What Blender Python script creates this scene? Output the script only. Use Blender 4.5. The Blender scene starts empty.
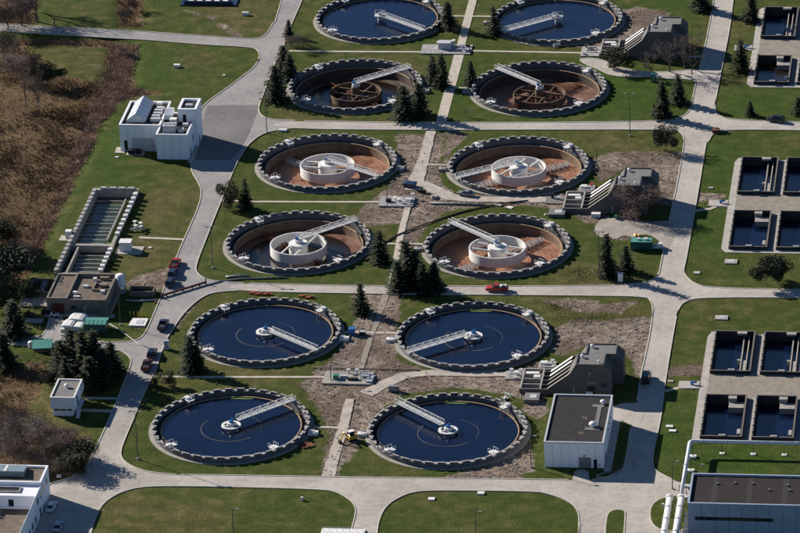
import bpy, bmesh, math, random
import numpy as np
from mathutils import Matrix, Vector
from mathutils.geometry import tessellate_polygon
R = math.radians
rnd = random.Random(7)
S = bpy.context.scene
COL = S.collection

# ------------------------------------------------------------------ camera, sky, sun, exposure
# world axes follow the plant's own grid: X along the tank rows, Y along the tank columns, metres
cd = bpy.data.cameras.new('camera'); cam = bpy.data.objects.new('camera', cd); COL.objects.link(cam)
CR = Vector((0.991047, 0.127794, -0.038650)); CU = Vector((-0.017321, 0.410110, 0.911871)); CF = Vector((-0.132383, 0.903038, -0.408652))
CP = Vector((153.2166, -1045.1530, 474.5635))
m = Matrix.Identity(4)
for i in range(3):
    m[i][0], m[i][1], m[i][2], m[i][3] = CR[i], CU[i], -CF[i], CP[i]
cam.matrix_world = m
cd.sensor_width = 36; cd.lens = 36 * 4490.19 / 800; cd.clip_start = 5; cd.clip_end = 6000
S.camera = cam

SUN_EL, SUN_AZ = 25.0, -30.4            # shadows run towards azimuth -30.4 deg (from +X)
w = bpy.data.worlds.new('World'); S.world = w; w.use_nodes = True
nt = w.node_tree; bg = nt.nodes['Background']
sky = nt.nodes.new('ShaderNodeTexSky'); sky.sky_type = 'NISHITA'; sky.sun_disc = False
sky.sun_elevation = R(SUN_EL); sky.sun_rotation = R(300.4); sky.air_density = 0.8; sky.dust_density = 0.0; sky.ozone_density = 5.0
nt.links.new(sky.outputs[0], bg.inputs[0]); bg.inputs[1].default_value = 0.055
sl = bpy.data.lights.new('sun', 'SUN'); sun = bpy.data.objects.new('sun', sl); COL.objects.link(sun)
sl.energy = 5.0; sl.angle = R(0.5); sl.color = (1.0, 0.92, 0.83)
sd = Vector((math.cos(R(SUN_AZ)) * math.cos(R(SUN_EL)), math.sin(R(SUN_AZ)) * math.cos(R(SUN_EL)), -math.sin(R(SUN_EL))))
sun.rotation_euler = sd.to_track_quat('-Z', 'Y').to_euler()
S.view_settings.view_transform = 'Standard'; S.view_settings.look = 'None'
S.view_settings.exposure = 0.78; S.view_settings.gamma = 1; S.view_settings.use_curve_mapping = False

# ------------------------------------------------------------------ survey: a mark read off the photograph -> a fixed plan point (metres)
def G(px, py, z=0.0):
    d = CF + CR * ((px - 400) / 4490.19) + CU * ((266.5 - py) / 4490.19)
    t = (z - CP.z) / d.z
    p = CP + d * t
    return (p.x, p.y)
def GL(lst, z=0.0): return [G(a, b, z) for a, b in lst]

# ------------------------------------------------------------------ materials
MATS = {}
def mat(name, c1, c2=None, rough=0.85, scale=0.6, bump=0.0, spec=0.3, metal=0.0, detail=6, bscale=None, stretch=None):
    if name in MATS: return MATS[name]
    M = bpy.data.materials.new(name); M.use_nodes = True; n = M.node_tree.nodes; l = M.node_tree.links
    b = n['Principled BSDF']; b.inputs['Roughness'].default_value = rough; b.inputs['Specular IOR Level'].default_value = spec
    b.inputs['Metallic'].default_value = metal
    if c2 is None: c2 = tuple(x * 0.8 for x in c1)
    g = n.new('ShaderNodeNewGeometry')
    mp = n.new('ShaderNodeMapping'); l.new(g.outputs['Position'], mp.inputs[0])
    if stretch: mp.inputs['Scale'].default_value = stretch
    t = n.new('ShaderNodeTexNoise'); t.inputs['Scale'].default_value = scale; t.inputs['Detail'].default_value = detail; t.inputs['Roughness'].default_value = 0.65
    l.new(mp.outputs[0], t.inputs['Vector'])
    r = n.new('ShaderNodeValToRGB'); r.color_ramp.elements[0].position = 0.32; r.color_ramp.elements[1].position = 0.68
    r.color_ramp.elements[0].color = (*c2, 1); r.color_ramp.elements[1].color = (*c1, 1)
    l.new(t.outputs['Fac'], r.inputs[0]); l.new(r.outputs[0], b.inputs['Base Color'])
    if bump:
        t2 = n.new('ShaderNodeTexNoise'); t2.inputs['Scale'].default_value = bscale or scale * 5; t2.inputs['Detail'].default_value = 4
        l.new(g.outputs['Position'], t2.inputs['Vector'])
        bp = n.new('ShaderNodeBump'); bp.inputs['Strength'].default_value = 1; bp.inputs['Distance'].default_value = bump
        l.new(t2.outputs['Fac'], bp.inputs['Height']); l.new(bp.outputs[0], b.inputs['Normal'])
    MATS[name] = M
    return M
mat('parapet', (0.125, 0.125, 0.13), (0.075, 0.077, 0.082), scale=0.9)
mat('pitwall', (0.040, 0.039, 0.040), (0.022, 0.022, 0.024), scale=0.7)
mat('launder', (0.055, 0.05, 0.048), (0.03, 0.029, 0.029), scale=0.6)
mat('scum', (0.20, 0.17, 0.12), (0.06, 0.055, 0.05), scale=0.5)
mat('ringbrown', (0.20, 0.135, 0.085), (0.07, 0.045, 0.03), scale=0.6)
mat('container_green', (0.022, 0.085, 0.070), (0.016, 0.065, 0.055), rough=0.4)  # body green darkened to carry the shade on the container sides
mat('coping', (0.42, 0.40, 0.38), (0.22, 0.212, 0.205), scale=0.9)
mat('apron', (0.36, 0.34, 0.30), (0.24, 0.225, 0.20), scale=0.8, bump=0.02)
mat('weir', (0.42, 0.30, 0.18), (0.26, 0.18, 0.11), scale=0.7)
mat('tankwall', (0.20, 0.132, 0.085), (0.105, 0.068, 0.046), scale=0.5)
mat('tankwall_shaded', (0.085, 0.060, 0.042), (0.042, 0.030, 0.024), scale=0.5)  # tank wall darkened with the shade inside the second-row tanks
mat('white', (0.74, 0.73, 0.70), (0.62, 0.61, 0.58), rough=0.6, scale=0.8)
mat('whitewall', (0.82, 0.83, 0.85), (0.74, 0.75, 0.78), rough=0.6, scale=0.35)
mat('bluewall', (0.33, 0.38, 0.46), (0.28, 0.33, 0.40), rough=0.5, scale=0.3)
mat('galv', (0.52, 0.53, 0.54), (0.40, 0.41, 0.42), rough=0.5, scale=1.5)
mat('pipewhite', (0.72, 0.73, 0.74), (0.60, 0.61, 0.62), rough=0.35, scale=0.7, spec=0.5)
mat('steel', (0.22, 0.23, 0.24), (0.15, 0.155, 0.16), rough=0.55)
mat('polemat', (0.085, 0.080, 0.075), (0.055, 0.052, 0.05), rough=0.6)
mat('dark', (0.022, 0.022, 0.024), (0.014, 0.014, 0.016), rough=0.7)
mat('glass', (0.018, 0.022, 0.03), (0.014, 0.018, 0.025), rough=0.08, spec=0.6)
mat('bldg', (0.125, 0.118, 0.108), (0.085, 0.08, 0.074), scale=0.5, bump=0.01)
mat('bldg_tan', (0.20, 0.175, 0.14), (0.13, 0.115, 0.095), scale=0.5)
mat('roofgrey', (0.19, 0.185, 0.18), (0.14, 0.135, 0.13), scale=0.5)
mat('roofdark', (0.036, 0.032, 0.031), (0.024, 0.022, 0.022), scale=0.5, rough=0.8)
mat('roofbrown', (0.022, 0.016, 0.014), (0.013, 0.010, 0.009), scale=0.35)
mat('roofold', (0.17, 0.13, 0.095), (0.085, 0.07, 0.06), scale=0.6)
mat('skylight', (0.62, 0.66, 0.68), (0.52, 0.56, 0.58), rough=0.25, spec=0.5)
mat('solar', (0.22, 0.27, 0.28), (0.16, 0.20, 0.215), rough=0.2, spec=0.6)
mat('concrete', (0.45, 0.42, 0.37), (0.30, 0.28, 0.25), scale=0.5, bump=0.01)
mat('pathmat', (0.50, 0.45, 0.37), (0.36, 0.32, 0.26), scale=0.5)
mat('trackmat', (0.47, 0.42, 0.36), (0.31, 0.27, 0.23), scale=0.35, bump=0.03)
mat('gravelpale', (0.37, 0.335, 0.29), (0.23, 0.20, 0.175), scale=0.3, bump=0.03)
mat('gravel', (0.30, 0.26, 0.21), (0.19, 0.165, 0.135), scale=0.5, bump=0.04, bscale=6)
mat('kerbmat', (0.52, 0.48, 0.42), (0.40, 0.37, 0.32), scale=1.0)
mat('trunk', (0.09, 0.07, 0.055), (0.05, 0.04, 0.03))
mat('twig', (0.15, 0.12, 0.10), (0.08, 0.064, 0.055), scale=0.9)
mat('twigred', (0.19, 0.135, 0.11), (0.10, 0.068, 0.055), scale=0.9)
mat('needle', (0.036, 0.048, 0.019), (0.016, 0.024, 0.010), scale=0.9)
mat('needleblue', (0.042, 0.056, 0.033), (0.021, 0.030, 0.019), scale=0.9)
mat('olive', (0.060, 0.056, 0.020), (0.030, 0.030, 0.012), scale=1.1)
mat('reed', (0.23, 0.155, 0.078), (0.095, 0.062, 0.032), scale=0.10)
mat('reedpale', (0.42, 0.31, 0.24), (0.22, 0.15, 0.115), scale=0.2)
mat('weed', (0.19, 0.18, 0.07), (0.10, 0.11, 0.035), scale=0.3)
mat('tyre', (0.02, 0.02, 0.02)); mat('rim', (0.35, 0.35, 0.36), rough=0.35, metal=0.6)
for nm, c in dict(paint_red=(0.42, 0.03, 0.025), paint_black=(0.012, 0.012, 0.014), paint_grey=(0.20, 0.21, 0.23), paint_white=(0.75, 0.75, 0.76),
                  paint_navy=(0.02, 0.035, 0.07), paint_silver=(0.42, 0.44, 0.46), paint_yellow=(0.60, 0.36, 0.03), paint_blue=(0.03, 0.14, 0.38),
                  paint_green=(0.03, 0.17, 0.12), paint_orange=(0.42, 0.12, 0.045), paint_maroon=(0.085, 0.018, 0.016), paint_teal=(0.10, 0.29, 0.23)).items():
    mat(nm, c, tuple(x * 0.85 for x in c), rough=0.3, spec=0.5)
mat('lamp_glass', (0.9, 0.85, 0.7), rough=0.2); mat('tail', (0.4, 0.02, 0.02), rough=0.3)
mat('hose', (0.035, 0.032, 0.03), rough=0.6); mat('rust', (0.20, 0.075, 0.035), (0.10, 0.04, 0.02), scale=1.5)
mat('algae', (0.12, 0.20, 0.04), (0.08, 0.13, 0.03), scale=2)

def nodes_of(M):
    return M.node_tree.nodes, M.node_tree.links, M.node_tree.nodes['Principled BSDF']
class NT:                                   # tiny shader-graph helper
    def __init__(s, M): s.n, s.l, s.b = nodes_of(M)
    def add(s, t, **kw):
        x = s.n.new(t)
        for k, v in kw.items(): setattr(x, k, v)
        return x
    def noise(s, vec, scale, detail=5, rough=0.6, dist=0.0):
        t = s.add('ShaderNodeTexNoise'); t.inputs['Scale'].default_value = scale; t.inputs['Detail'].default_value = detail
        t.inputs['Roughness'].default_value = rough; t.inputs['Distortion'].default_value = dist
        s.l.new(vec, t.inputs['Vector']); return t.outputs['Fac']
    def ramp(s, fac, stops):
        r = s.add('ShaderNodeValToRGB'); e = r.color_ramp.elements
        while len(e) < len(stops): e.new(0.5)
        for i, (p, c) in enumerate(stops): e[i].position = p; e[i].color = (*c, 1) if len(c) == 3 else c
        s.l.new(fac, r.inputs[0]); return r.outputs[0]
    def math(s, op, a, b=None, clamp=False):
        x = s.add('ShaderNodeMath', operation=op, use_clamp=clamp)
        for i, v in enumerate((a, b)):
            if v is None: continue
            if isinstance(v, (int, float)): x.inputs[i].default_value = v
            else: s.l.new(v, x.inputs[i])
        return x.outputs[0]
    def mix(s, f, a, b, mode='MIX'):
        x = s.add('ShaderNodeMix', data_type='RGBA', blend_type=mode)
        for i, v in ((0, f), (6, a), (7, b)):
            if isinstance(v, (int, float)): x.inputs[i].default_value = v
            elif isinstance(v, tuple): x.inputs[i].default_value = (*v, 1)
            else: s.l.new(v, x.inputs[i])
        return x.outputs[2]
    def step(s, v, lo, hi):
        x = s.add('ShaderNodeMapRange', interpolation_type='SMOOTHSTEP'); s.l.new(v, x.inputs[0]); x.inputs[1].default_value = lo; x.inputs[2].default_value = hi
        return x.outputs[0]
    def attr(s, name): return s.add('ShaderNodeAttribute', attribute_name=name).outputs['Fac']
    def bump(s, h, dist):
        b = s.add('ShaderNodeBump'); b.inputs['Distance'].default_value = dist; s.l.new(h, b.inputs['Height']); s.l.new(b.outputs[0], s.b.inputs['Normal'])

def water(name, col, rough=0.06, bump=0.012):
    M = bpy.data.materials.new(name); M.use_nodes = True; MATS[name] = M
    q = NT(M); P = q.add('ShaderNodeNewGeometry').outputs['Position']
    mp = q.add('ShaderNodeMapping'); mp.inputs['Scale'].default_value = (0.10, 0.6, 1); mp.inputs['Rotation'].default_value = (0, 0, 0.6); q.l.new(P, mp.inputs[0])
    st = q.noise(mp.outputs[0], 1.0, 6, 0.7, 0.5); big = q.noise(P, 0.07, 3)
    c = q.mix(q.step(big, 0.35, 0.7), col, tuple(x * 0.6 for x in col))
    c = q.mix(q.math('MULTIPLY', q.step(st, 0.60, 0.78), 0.35), c, (col[0] * 2 + .012, col[1] * 2 + .012, col[2] + .010))
    q.l.new(c, q.b.inputs['Base Color'])
    r_ = q.ramp(st, [(0.35, (rough,) * 3), (0.75, (rough + .16,) * 3)]); q.l.new(r_, q.b.inputs['Roughness'])
    q.bump(q.math('ADD', q.noise(P, 1.7, 3), q.math('MULTIPLY', st, 0.7)), bump * 2)
    return M
water('water', (0.003, 0.0075, 0.027))
water('water_green', (0.045, 0.062, 0.030), rough=0.15)
water('water_murky', (0.020, 0.013, 0.007), rough=0.1)

def ground_material(name, attrs=True):
    M = bpy.data.materials.new(name); M.use_nodes = True; MATS[name] = M
    q = NT(M); P = q.add('ShaderNodeNewGeometry').outputs['Position']
    q.b.inputs['Roughness'].default_value = 0.95; q.b.inputs['Specular IOR Level'].default_value = 0.1
    big = q.noise(P, 0.035, 4); mid = q.noise(P, 0.25, 5, 0.65); fine = q.noise(P, 2.2, 4, 0.7)
    g1 = q.ramp(mid, [(0.28, (0.030, 0.048, 0.006)), (0.5, (0.048, 0.068, 0.010)), (0.72, (0.078, 0.092, 0.019))])
    g2 = q.ramp(mid, [(0.28, (0.060, 0.060, 0.017)), (0.5, (0.098, 0.086, 0.030)), (0.75, (0.165, 0.135, 0.060))])
    dryf = q.step(q.math('ADD', q.math('MULTIPLY', big, 0.7), q.math('MULTIPLY', mid, 0.5)), 0.54, 0.76)
    if attrs: dryf = q.math('ADD', q.math('MULTIPLY', dryf, 0.5), q.math('MULTIPLY', q.attr('dry'), q.step(q.noise(P, 0.12, 6, 0.7), 0.30, 0.68)), clamp=True)
    col = q.mix(dryf, g1, g2)
    if attrs:
        # thin grass worn into the mowing lines
        col = q.mix(q.attr('lush'), col, q.ramp(mid, [(0.3, (0.026, 0.055, 0.005)), (0.7, (0.050, 0.088, 0.010))]))
        dn = q.noise(P, 0.16, 8, 0.72, 0.6); dn2 = q.noise(P, 0.55, 8, 0.78, 0.9)
        dirtcol = q.ramp(dn2, [(0.30, (0.045, 0.033, 0.026)), (0.42, (0.135, 0.102, 0.080)), (0.54, (0.255, 0.205, 0.168)), (0.68, (0.46, 0.39, 0.33))])
        patch = q.noise(P, 0.07, 4, 0.6)
        dirtcol = q.mix(q.step(patch, 0.44, 0.58), dirtcol, q.mix(0.62, dirtcol, (0.088, 0.060, 0.042)))
        wv = q.add('ShaderNodeTexWave', bands_direction='DIAGONAL'); wv.inputs['Scale'].default_value = 0.16; wv.inputs['Distortion'].default_value = 16.0; wv.inputs['Detail'].default_value = 4; wv.inputs['Detail Scale'].default_value = 0.6
        q.l.new(P, wv.inputs['Vector'])
        dirtcol = q.mix(1.0, dirtcol, q.ramp(wv.outputs['Fac'], [(0.1, (0.86, 0.85, 0.84)), (0.5, (1.0, 1.0, 1.0)), (0.9, (1.06, 1.06, 1.05))]), 'MULTIPLY')
        df = q.step(q.math('ADD', q.attr('dirt'), q.math('MULTIPLY', q.math('SUBTRACT', dn, 0.5), 1.5)), 0.40, 0.62)
        col = q.mix(df, col, dirtcol)
        mn = q.noise(P, 0.5, 8, 0.75)
        marsh = q.ramp(mn, [(0.25, (0.045, 0.028, 0.017)), (0.45, (0.105, 0.068, 0.036)), (0.62, (0.165, 0.112, 0.058)), (0.8, (0.22, 0.16, 0.085))])
        mf = q.step(q.math('ADD', q.attr('marsh'), q.math('MULTIPLY', q.math('SUBTRACT', dn, 0.5), 1.3)), 0.40, 0.58)
        col = q.mix(mf, col, marsh)
    sp = q.step(q.noise(P, 0.55, 3), 0.74, 0.80)
    col = q.mix(q.math('MULTIPLY', sp, 0.35), col, (0.13, 0.11, 0.05))
    col = q.mix(1.0, col, q.ramp(fine, [(0.3, (0.72, 0.72, 0.72)), (0.7, (1.25, 1.25, 1.22))]), 'MULTIPLY')
    q.l.new(col, q.b.inputs['Base Color'])
    q.bump(q.math('ADD', q.noise(P, 1.3, 5, 0.7), q.math('MULTIPLY', fine, 0.6)), 0.22)
    return M
ground_material('groundmat'); ground_material('vergemat', False)

def road_material(name, a, b, crack):
    M = bpy.data.materials.new(name); M.use_nodes = True; MATS[name] = M
    q = NT(M); P = q.add('ShaderNodeNewGeometry').outputs['Position']
    q.b.inputs['Roughness'].default_value = 0.9; q.b.inputs['Specular IOR Level'].default_value = 0.2
    n1 = q.noise(P, 0.06, 6, 0.65); n2 = q.noise(P, 0.6, 6, 0.7); n3 = q.noise(P, 3.0, 3)
    col = q.mix(q.step(n1, 0.35, 0.65), a, b)
    if name == 'road_grey':     # the older, greyer surface gives way to pale concrete towards the bottom road
        sx = q.add('ShaderNodeSeparateXYZ'); q.l.new(P, sx.inputs[0])
        f = q.math('MULTIPLY', q.step(q.math('ADD', sx.outputs['X'], q.math('MULTIPLY', n1, 14.0)), -34.0, -26.0), 1.0)
        f2 = q.math('SUBTRACT', 1.0, q.step(q.math('ADD', sx.outputs['Y'], q.math('MULTIPLY', n1, 20.0)), -95.0, -55.0))
        col = q.mix(q.math('MAXIMUM', f, f2), col, q.mix(q.step(n1, 0.35, 0.65), (0.43, 0.398, 0.355), (0.35, 0.322, 0.288)))
    col = q.mix(1.0, col, q.ramp(n2, [(0.25, (0.74, 0.74, 0.75)), (0.5, (1, 1, 1)), (0.75, (1.14, 1.13, 1.10))]), 'MULTIPLY')
    col = q.mix(1.0, col, q.ramp(n3, [(0.3, (0.93, 0.93, 0.93)), (0.7, (1.06, 1.06, 1.06))]), 'MULTIPLY')
    v = q.add('ShaderNodeTexVoronoi', feature='DISTANCE_TO_EDGE'); v.inputs['Scale'].default_value = 0.16
    mp = q.add('ShaderNodeMixRGB'); mp.inputs[0].default_value = 0.12
    q.l.new(P, mp.inputs[1]); nn = q.add('ShaderNodeTexNoise'); nn.inputs['Scale'].default_value = 0.5; q.l.new(P, nn.inputs['Vector'])
    vm = q.add('ShaderNodeVectorMath', operation='MULTIPLY_ADD'); q.l.new(nn.outputs['Color'], vm.inputs[0]); vm.inputs[1].default_value = (4, 4, 4); q.l.new(P, vm.inputs[2])
    q.l.new(vm.outputs[0], v.inputs['Vector'])
    cr = q.math('SUBTRACT', 1.0, q.step(v.outputs['Distance'], 0.004, 0.022))
    col = q.mix(q.math('MULTIPLY', cr, crack), col, (0.10, 0.095, 0.09))
    bk = q.add('ShaderNodeTexBrick', offset=0.0); bk.inputs['Scale'].default_value = 1.0; bk.inputs['Brick Width'].default_value = 4.6; bk.inputs['Row Height'].default_value = 4.6
    bk.inputs['Mortar Size'].default_value = 0.05; bk.inputs['Mortar Smooth'].default_value = 0.2; bk.inputs['Color1'].default_value = (1.06, 1.06, 1.05, 1); bk.inputs['Color2'].default_value = (0.93, 0.93, 0.94, 1); bk.inputs['Mortar'].default_value = (0.62, 0.61, 0.60, 1)
    q.l.new(P, bk.inputs['Vector']); col = q.mix(0.55, col, q.mix(1.0, col, bk.outputs['Color'], 'MULTIPLY'))
    # stains and patched spots
    st = q.step(q.noise(P, 0.22, 3, 0.5, 1.0), 0.66, 0.74)
    col = q.mix(q.math('MULTIPLY', st, 0.35), col, (0.15, 0.14, 0.13))
    q.l.new(col, q.b.inputs['Base Color']); q.bump(n3, 0.01)
road_material('road_grey', (0.31, 0.298, 0.285), (0.25, 0.24, 0.232), 0.22)
road_material('road_pale', (0.44, 0.405, 0.36), (0.355, 0.325, 0.29), 0.18)
road_material('road_dark', (0.185, 0.178, 0.172), (0.145, 0.14, 0.137), 0.4)

def sediment(name, c, wet):
    M = bpy.data.materials.new(name); M.use_nodes = True; MATS[name] = M
    q = NT(M); P = q.add('ShaderNodeTexCoord').outputs['Object']
    n1 = q.noise(P, 0.14, 5, 0.6, 0.8); n2 = q.noise(P, 1.1, 6, 0.7)
    wv = q.add('ShaderNodeTexWave', wave_type='RINGS', rings_direction='Z'); wv.inputs['Scale'].default_value = 0.22; wv.inputs['Distortion'].default_value = 3.0; wv.inputs['Detail'].default_value = 3
    q.l.new(P, wv.inputs['Vector'])
    col = q.ramp(n1, [(0.3, tuple(x * 0.5 for x in c)), (0.5, c), (0.72, (c[0] * 1.35, c[1] * 1.5, c[2] * 1.6))])
    col = q.mix(1.0, col, q.ramp(n2, [(0.25, (0.6, 0.6, 0.6)), (0.75, (1.25, 1.22, 1.2))]), 'MULTIPLY')
    col = q.mix(0.25, col, q.mix(1.0, col, q.ramp(wv.outputs['Fac'], [(0.3, (0.55, 0.55, 0.55)), (0.7, (1.5, 1.5, 1.5))]), 'MULTIPLY'))
    q.l.new(col, q.b.inputs['Base Color'])
    rr = q.ramp(n1, [(0.4, (wet,) * 3), (0.6, (0.8,) * 3)]); q.l.new(rr, q.b.inputs['Roughness'])
    q.bump(n2, 0.08)
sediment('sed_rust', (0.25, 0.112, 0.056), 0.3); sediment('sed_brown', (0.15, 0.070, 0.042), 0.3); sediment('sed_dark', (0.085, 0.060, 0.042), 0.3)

# ------------------------------------------------------------------ mesh helpers
class MB:
    def __init__(s): s.v = []; s.f = []
    def add(s, vs, fs):
        o = len(s.v); s.v += [tuple(p) for p in vs]; s.f += [tuple(i + o for i in f) for f in fs]; return s
    def box(s, x0, x1, y0, y1, z0, z1):
        return s.add([(x0, y0, z0), (x1, y0, z0), (x1, y1, z0), (x0, y1, z0), (x0, y0, z1), (x1, y0, z1), (x1, y1, z1), (x0, y1, z1)],
                     [(3, 2, 1, 0), (4, 5, 6, 7), (0, 1, 5, 4), (1, 2, 6, 5), (2, 3, 7, 6), (3, 0, 4, 7)])
    def cbox(s, x, y, z0, sx, sy, sz, a=0):
        c, n = math.cos(a), math.sin(a); P = []
        for z in (z0, z0 + sz):
            for (p, q) in ((-1, -1), (1, -1), (1, 1), (-1, 1)):
                dx, dy = p * sx / 2, q * sy / 2; P.append((x + dx * c - dy * n, y + dx * n + dy * c, z))
        return s.add(P, [(3, 2, 1, 0), (4, 5, 6, 7), (0, 1, 5, 4), (1, 2, 6, 5), (2, 3, 7, 6), (3, 0, 4, 7)])
    def prism_y(s, prof, y0, y1):           # (x,z) outline, counter-clockwise seen from -Y
        n = len(prof)
        return s.add([(x, y0, z) for x, z in prof] + [(x, y1, z) for x, z in prof],
                     [tuple(range(n)), tuple(reversed(range(n, 2 * n)))] + [((i + 1) % n, i, n + i, n + (i + 1) % n) for i in range(n)])
    def prism_x(s, prof, x0, x1):           # (y,z) outline
        n = len(prof)
        return s.add([(x0, y, z) for y, z in prof] + [(x1, y, z) for y, z in prof],
                     [tuple(reversed(range(n))), tuple(range(n, 2 * n))] + [(i, (i + 1) % n, n + (i + 1) % n, n + i) for i in range(n)])
    def prism_z(s, poly, z0, z1):
        n = len(poly); tri = tessellate_polygon([[Vector((x, y, 0)) for x, y in poly]])
        return s.add([(x, y, z0) for x, y in poly] + [(x, y, z1) for x, y in poly],
                     [tuple(i + n for i in t) for t in tri] + [(i, (i + 1) % n, n + (i + 1) % n, n + i) for i in range(n)])
    def sheet(s, poly, z):
        tri = tessellate_polygon([[Vector((x, y, 0)) for x, y in poly]])
        return s.add([(x, y, z) for x, y in poly], tri)
    def cyl(s, x, y, z0, z1, r, n=16, r1=None):
        r1 = r if r1 is None else r1
        a = [2 * math.pi * i / n for i in range(n)]
        return s.add([(x + r * math.cos(t), y + r * math.sin(t), z0) for t in a] + [(x + r1 * math.cos(t), y + r1 * math.sin(t), z1) for t in a],
                     [tuple(reversed(range(n))), tuple(range(n, 2 * n))] + [(i, (i + 1) % n, n + (i + 1) % n, n + i) for i in range(n)])
    def ring(s, r0, r1, z0, z1, n=96, a0=0, a1=None, cx=0, cy=0):
        full = a1 is None; a1 = a0 + 2 * math.pi if full else a1; k = n if full else n + 1
        vs = []
        for i in range(k):
            t = a0 + (a1 - a0) * i / n
            for r, z in ((r0, z0), (r1, z0), (r1, z1), (r0, z1)): vs.append((cx + r * math.cos(t), cy + r * math.sin(t), z))
        fs = []
        for i in range(n):
            p, q = 4 * i, 4 * ((i + 1) % k)
            for e in range(4): fs.append((p + e, p + (e + 1) % 4, q + (e + 1) % 4, q + e)[::-1])
        if not full: fs += [(0, 1, 2, 3), (4 * n + 3, 4 * n + 2, 4 * n + 1, 4 * n)]
        return s.add(vs, fs)
    def bar(s, p, q, wd, h=None):
        p, q = Vector(p), Vector(q); h = wd if h is None else h
        d = (q - p).normalized(); sx = d.cross(Vector((0, 0, 1)))
        sx = Vector((1, 0, 0)) if sx.length < 1e-4 else sx.normalized()
        up = sx.cross(d); P = []
        for o in (p, q):
            for a, b in ((-1, -1), (1, -1), (1, 1), (-1, 1)): P.append(o + sx * a * wd / 2 + up * b * h / 2)
        return s.add(P, [(3, 2, 1, 0), (4, 5, 6, 7), (0, 1, 5, 4), (1, 2, 6, 5), (2, 3, 7, 6), (3, 0, 4, 7)])
    def tube(s, pts, r, n=8, r1=None):
        pts = [Vector(p) for p in pts]; k = len(pts); vs = []; fs = []; r1 = r if r1 is None else r1
        for i, p in enumerate(pts):
            d = (pts[min(i + 1, k - 1)] - pts[max(i - 1, 0)]).normalized()
            sx = d.cross(Vector((0, 0, 1)))
            if sx.length < 1e-3: sx = d.cross(Vector((0, 1, 0)))
            sx.normalize(); up = sx.cross(d); rr = r + (r1 - r) * i / max(1, k - 1)
            for j in range(n):
                t = 2 * math.pi * j / n; vs.append(p + sx * rr * math.cos(t) + up * rr * math.sin(t))
        for i in range(k - 1):
            for j in range(n): fs.append((i * n + j, i * n + (j + 1) % n, (i + 1) * n + (j + 1) % n, (i + 1) * n + j))
        fs += [tuple(reversed(range(n))), tuple(range((k - 1) * n, k * n))]
        return s.add(vs, fs)
    def dome(s, x, y, z, r, h, n=12, k=4):
        vs = []; fs = []
        for i in range(k):
            t = math.pi / 2 * i / k
            for j in range(n): a = 2 * math.pi * j / n; vs.append((x + r * math.cos(t) * math.cos(a), y + r * math.cos(t) * math.sin(a), z + h * math.sin(t)))
        vs.append((x, y, z + h))
        for i in range(k - 1):
            for j in range(n): fs.append((i * n + j, i * n + (j + 1) % n, (i + 1) * n + (j + 1) % n, (i + 1) * n + j))
        for j in range(n): fs.append(((k - 1) * n + j, (k - 1) * n + (j + 1) % n, k * n))
        return s.add(vs, fs)
    def mesh(s, name, material=None, smooth=False):
        me = bpy.data.meshes.new(name); me.from_pydata(s.v, [], s.f)
        bm = bmesh.new(); bm.from_mesh(me); bmesh.ops.recalc_face_normals(bm, faces=bm.faces); bm.to_mesh(me); bm.free()
        if material: me.materials.append(MATS[material])
        if smooth: me.polygons.foreach_set('use_smooth', [True] * len(me.polygons))
        return me
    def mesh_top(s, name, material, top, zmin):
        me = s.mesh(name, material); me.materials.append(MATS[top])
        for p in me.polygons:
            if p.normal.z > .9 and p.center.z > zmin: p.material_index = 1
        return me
    def build(s, name, material, parent=None, smooth=False, loc=None):
        return inst(name, s.mesh(name, material, smooth), parent, loc)
def inst(name, me, parent=None, loc=None, rz=0):
    o = bpy.data.objects.new(name, me); COL.objects.link(o)
    if parent: o.parent = parent
    if loc: o.location = loc
    if rz: o.rotation_euler.z = rz
    return o
def tag(o, label=None, cat=None, group=None, kind=None):
    if label: o['label'] = label
    if cat: o['category'] = cat
    if group: o['group'] = group
    if kind: o['kind'] = kind
    return o
def thing(name, label, cat, loc=(0, 0, 0), rz=0, group=None):
    o = inst(name, None, None, loc, rz); return tag(o, label, cat, group)
def struct(o): o['kind'] = 'structure'; return o
def chaikin(P, it=2):
    for _ in range(it):
        Q = []
        for i in range(len(P)):
            a, b = P[i], P[(i + 1) % len(P)]
            Q += [(a[0] * .75 + b[0] * .25, a[1] * .75 + b[1] * .25), (a[0] * .25 + b[0] * .75, a[1] * .25 + b[1] * .75)]
        P = Q
    return P
def inside(p, poly):
    x, y = p; c = False; n = len(poly)
    for i in range(n):
        x1, y1 = poly[i]; x2, y2 = poly[i - 1]
        if (y1 > y) != (y2 > y) and x < (x2 - x1) * (y - y1) / (y2 - y1) + x1: c = not c
    return c

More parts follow.
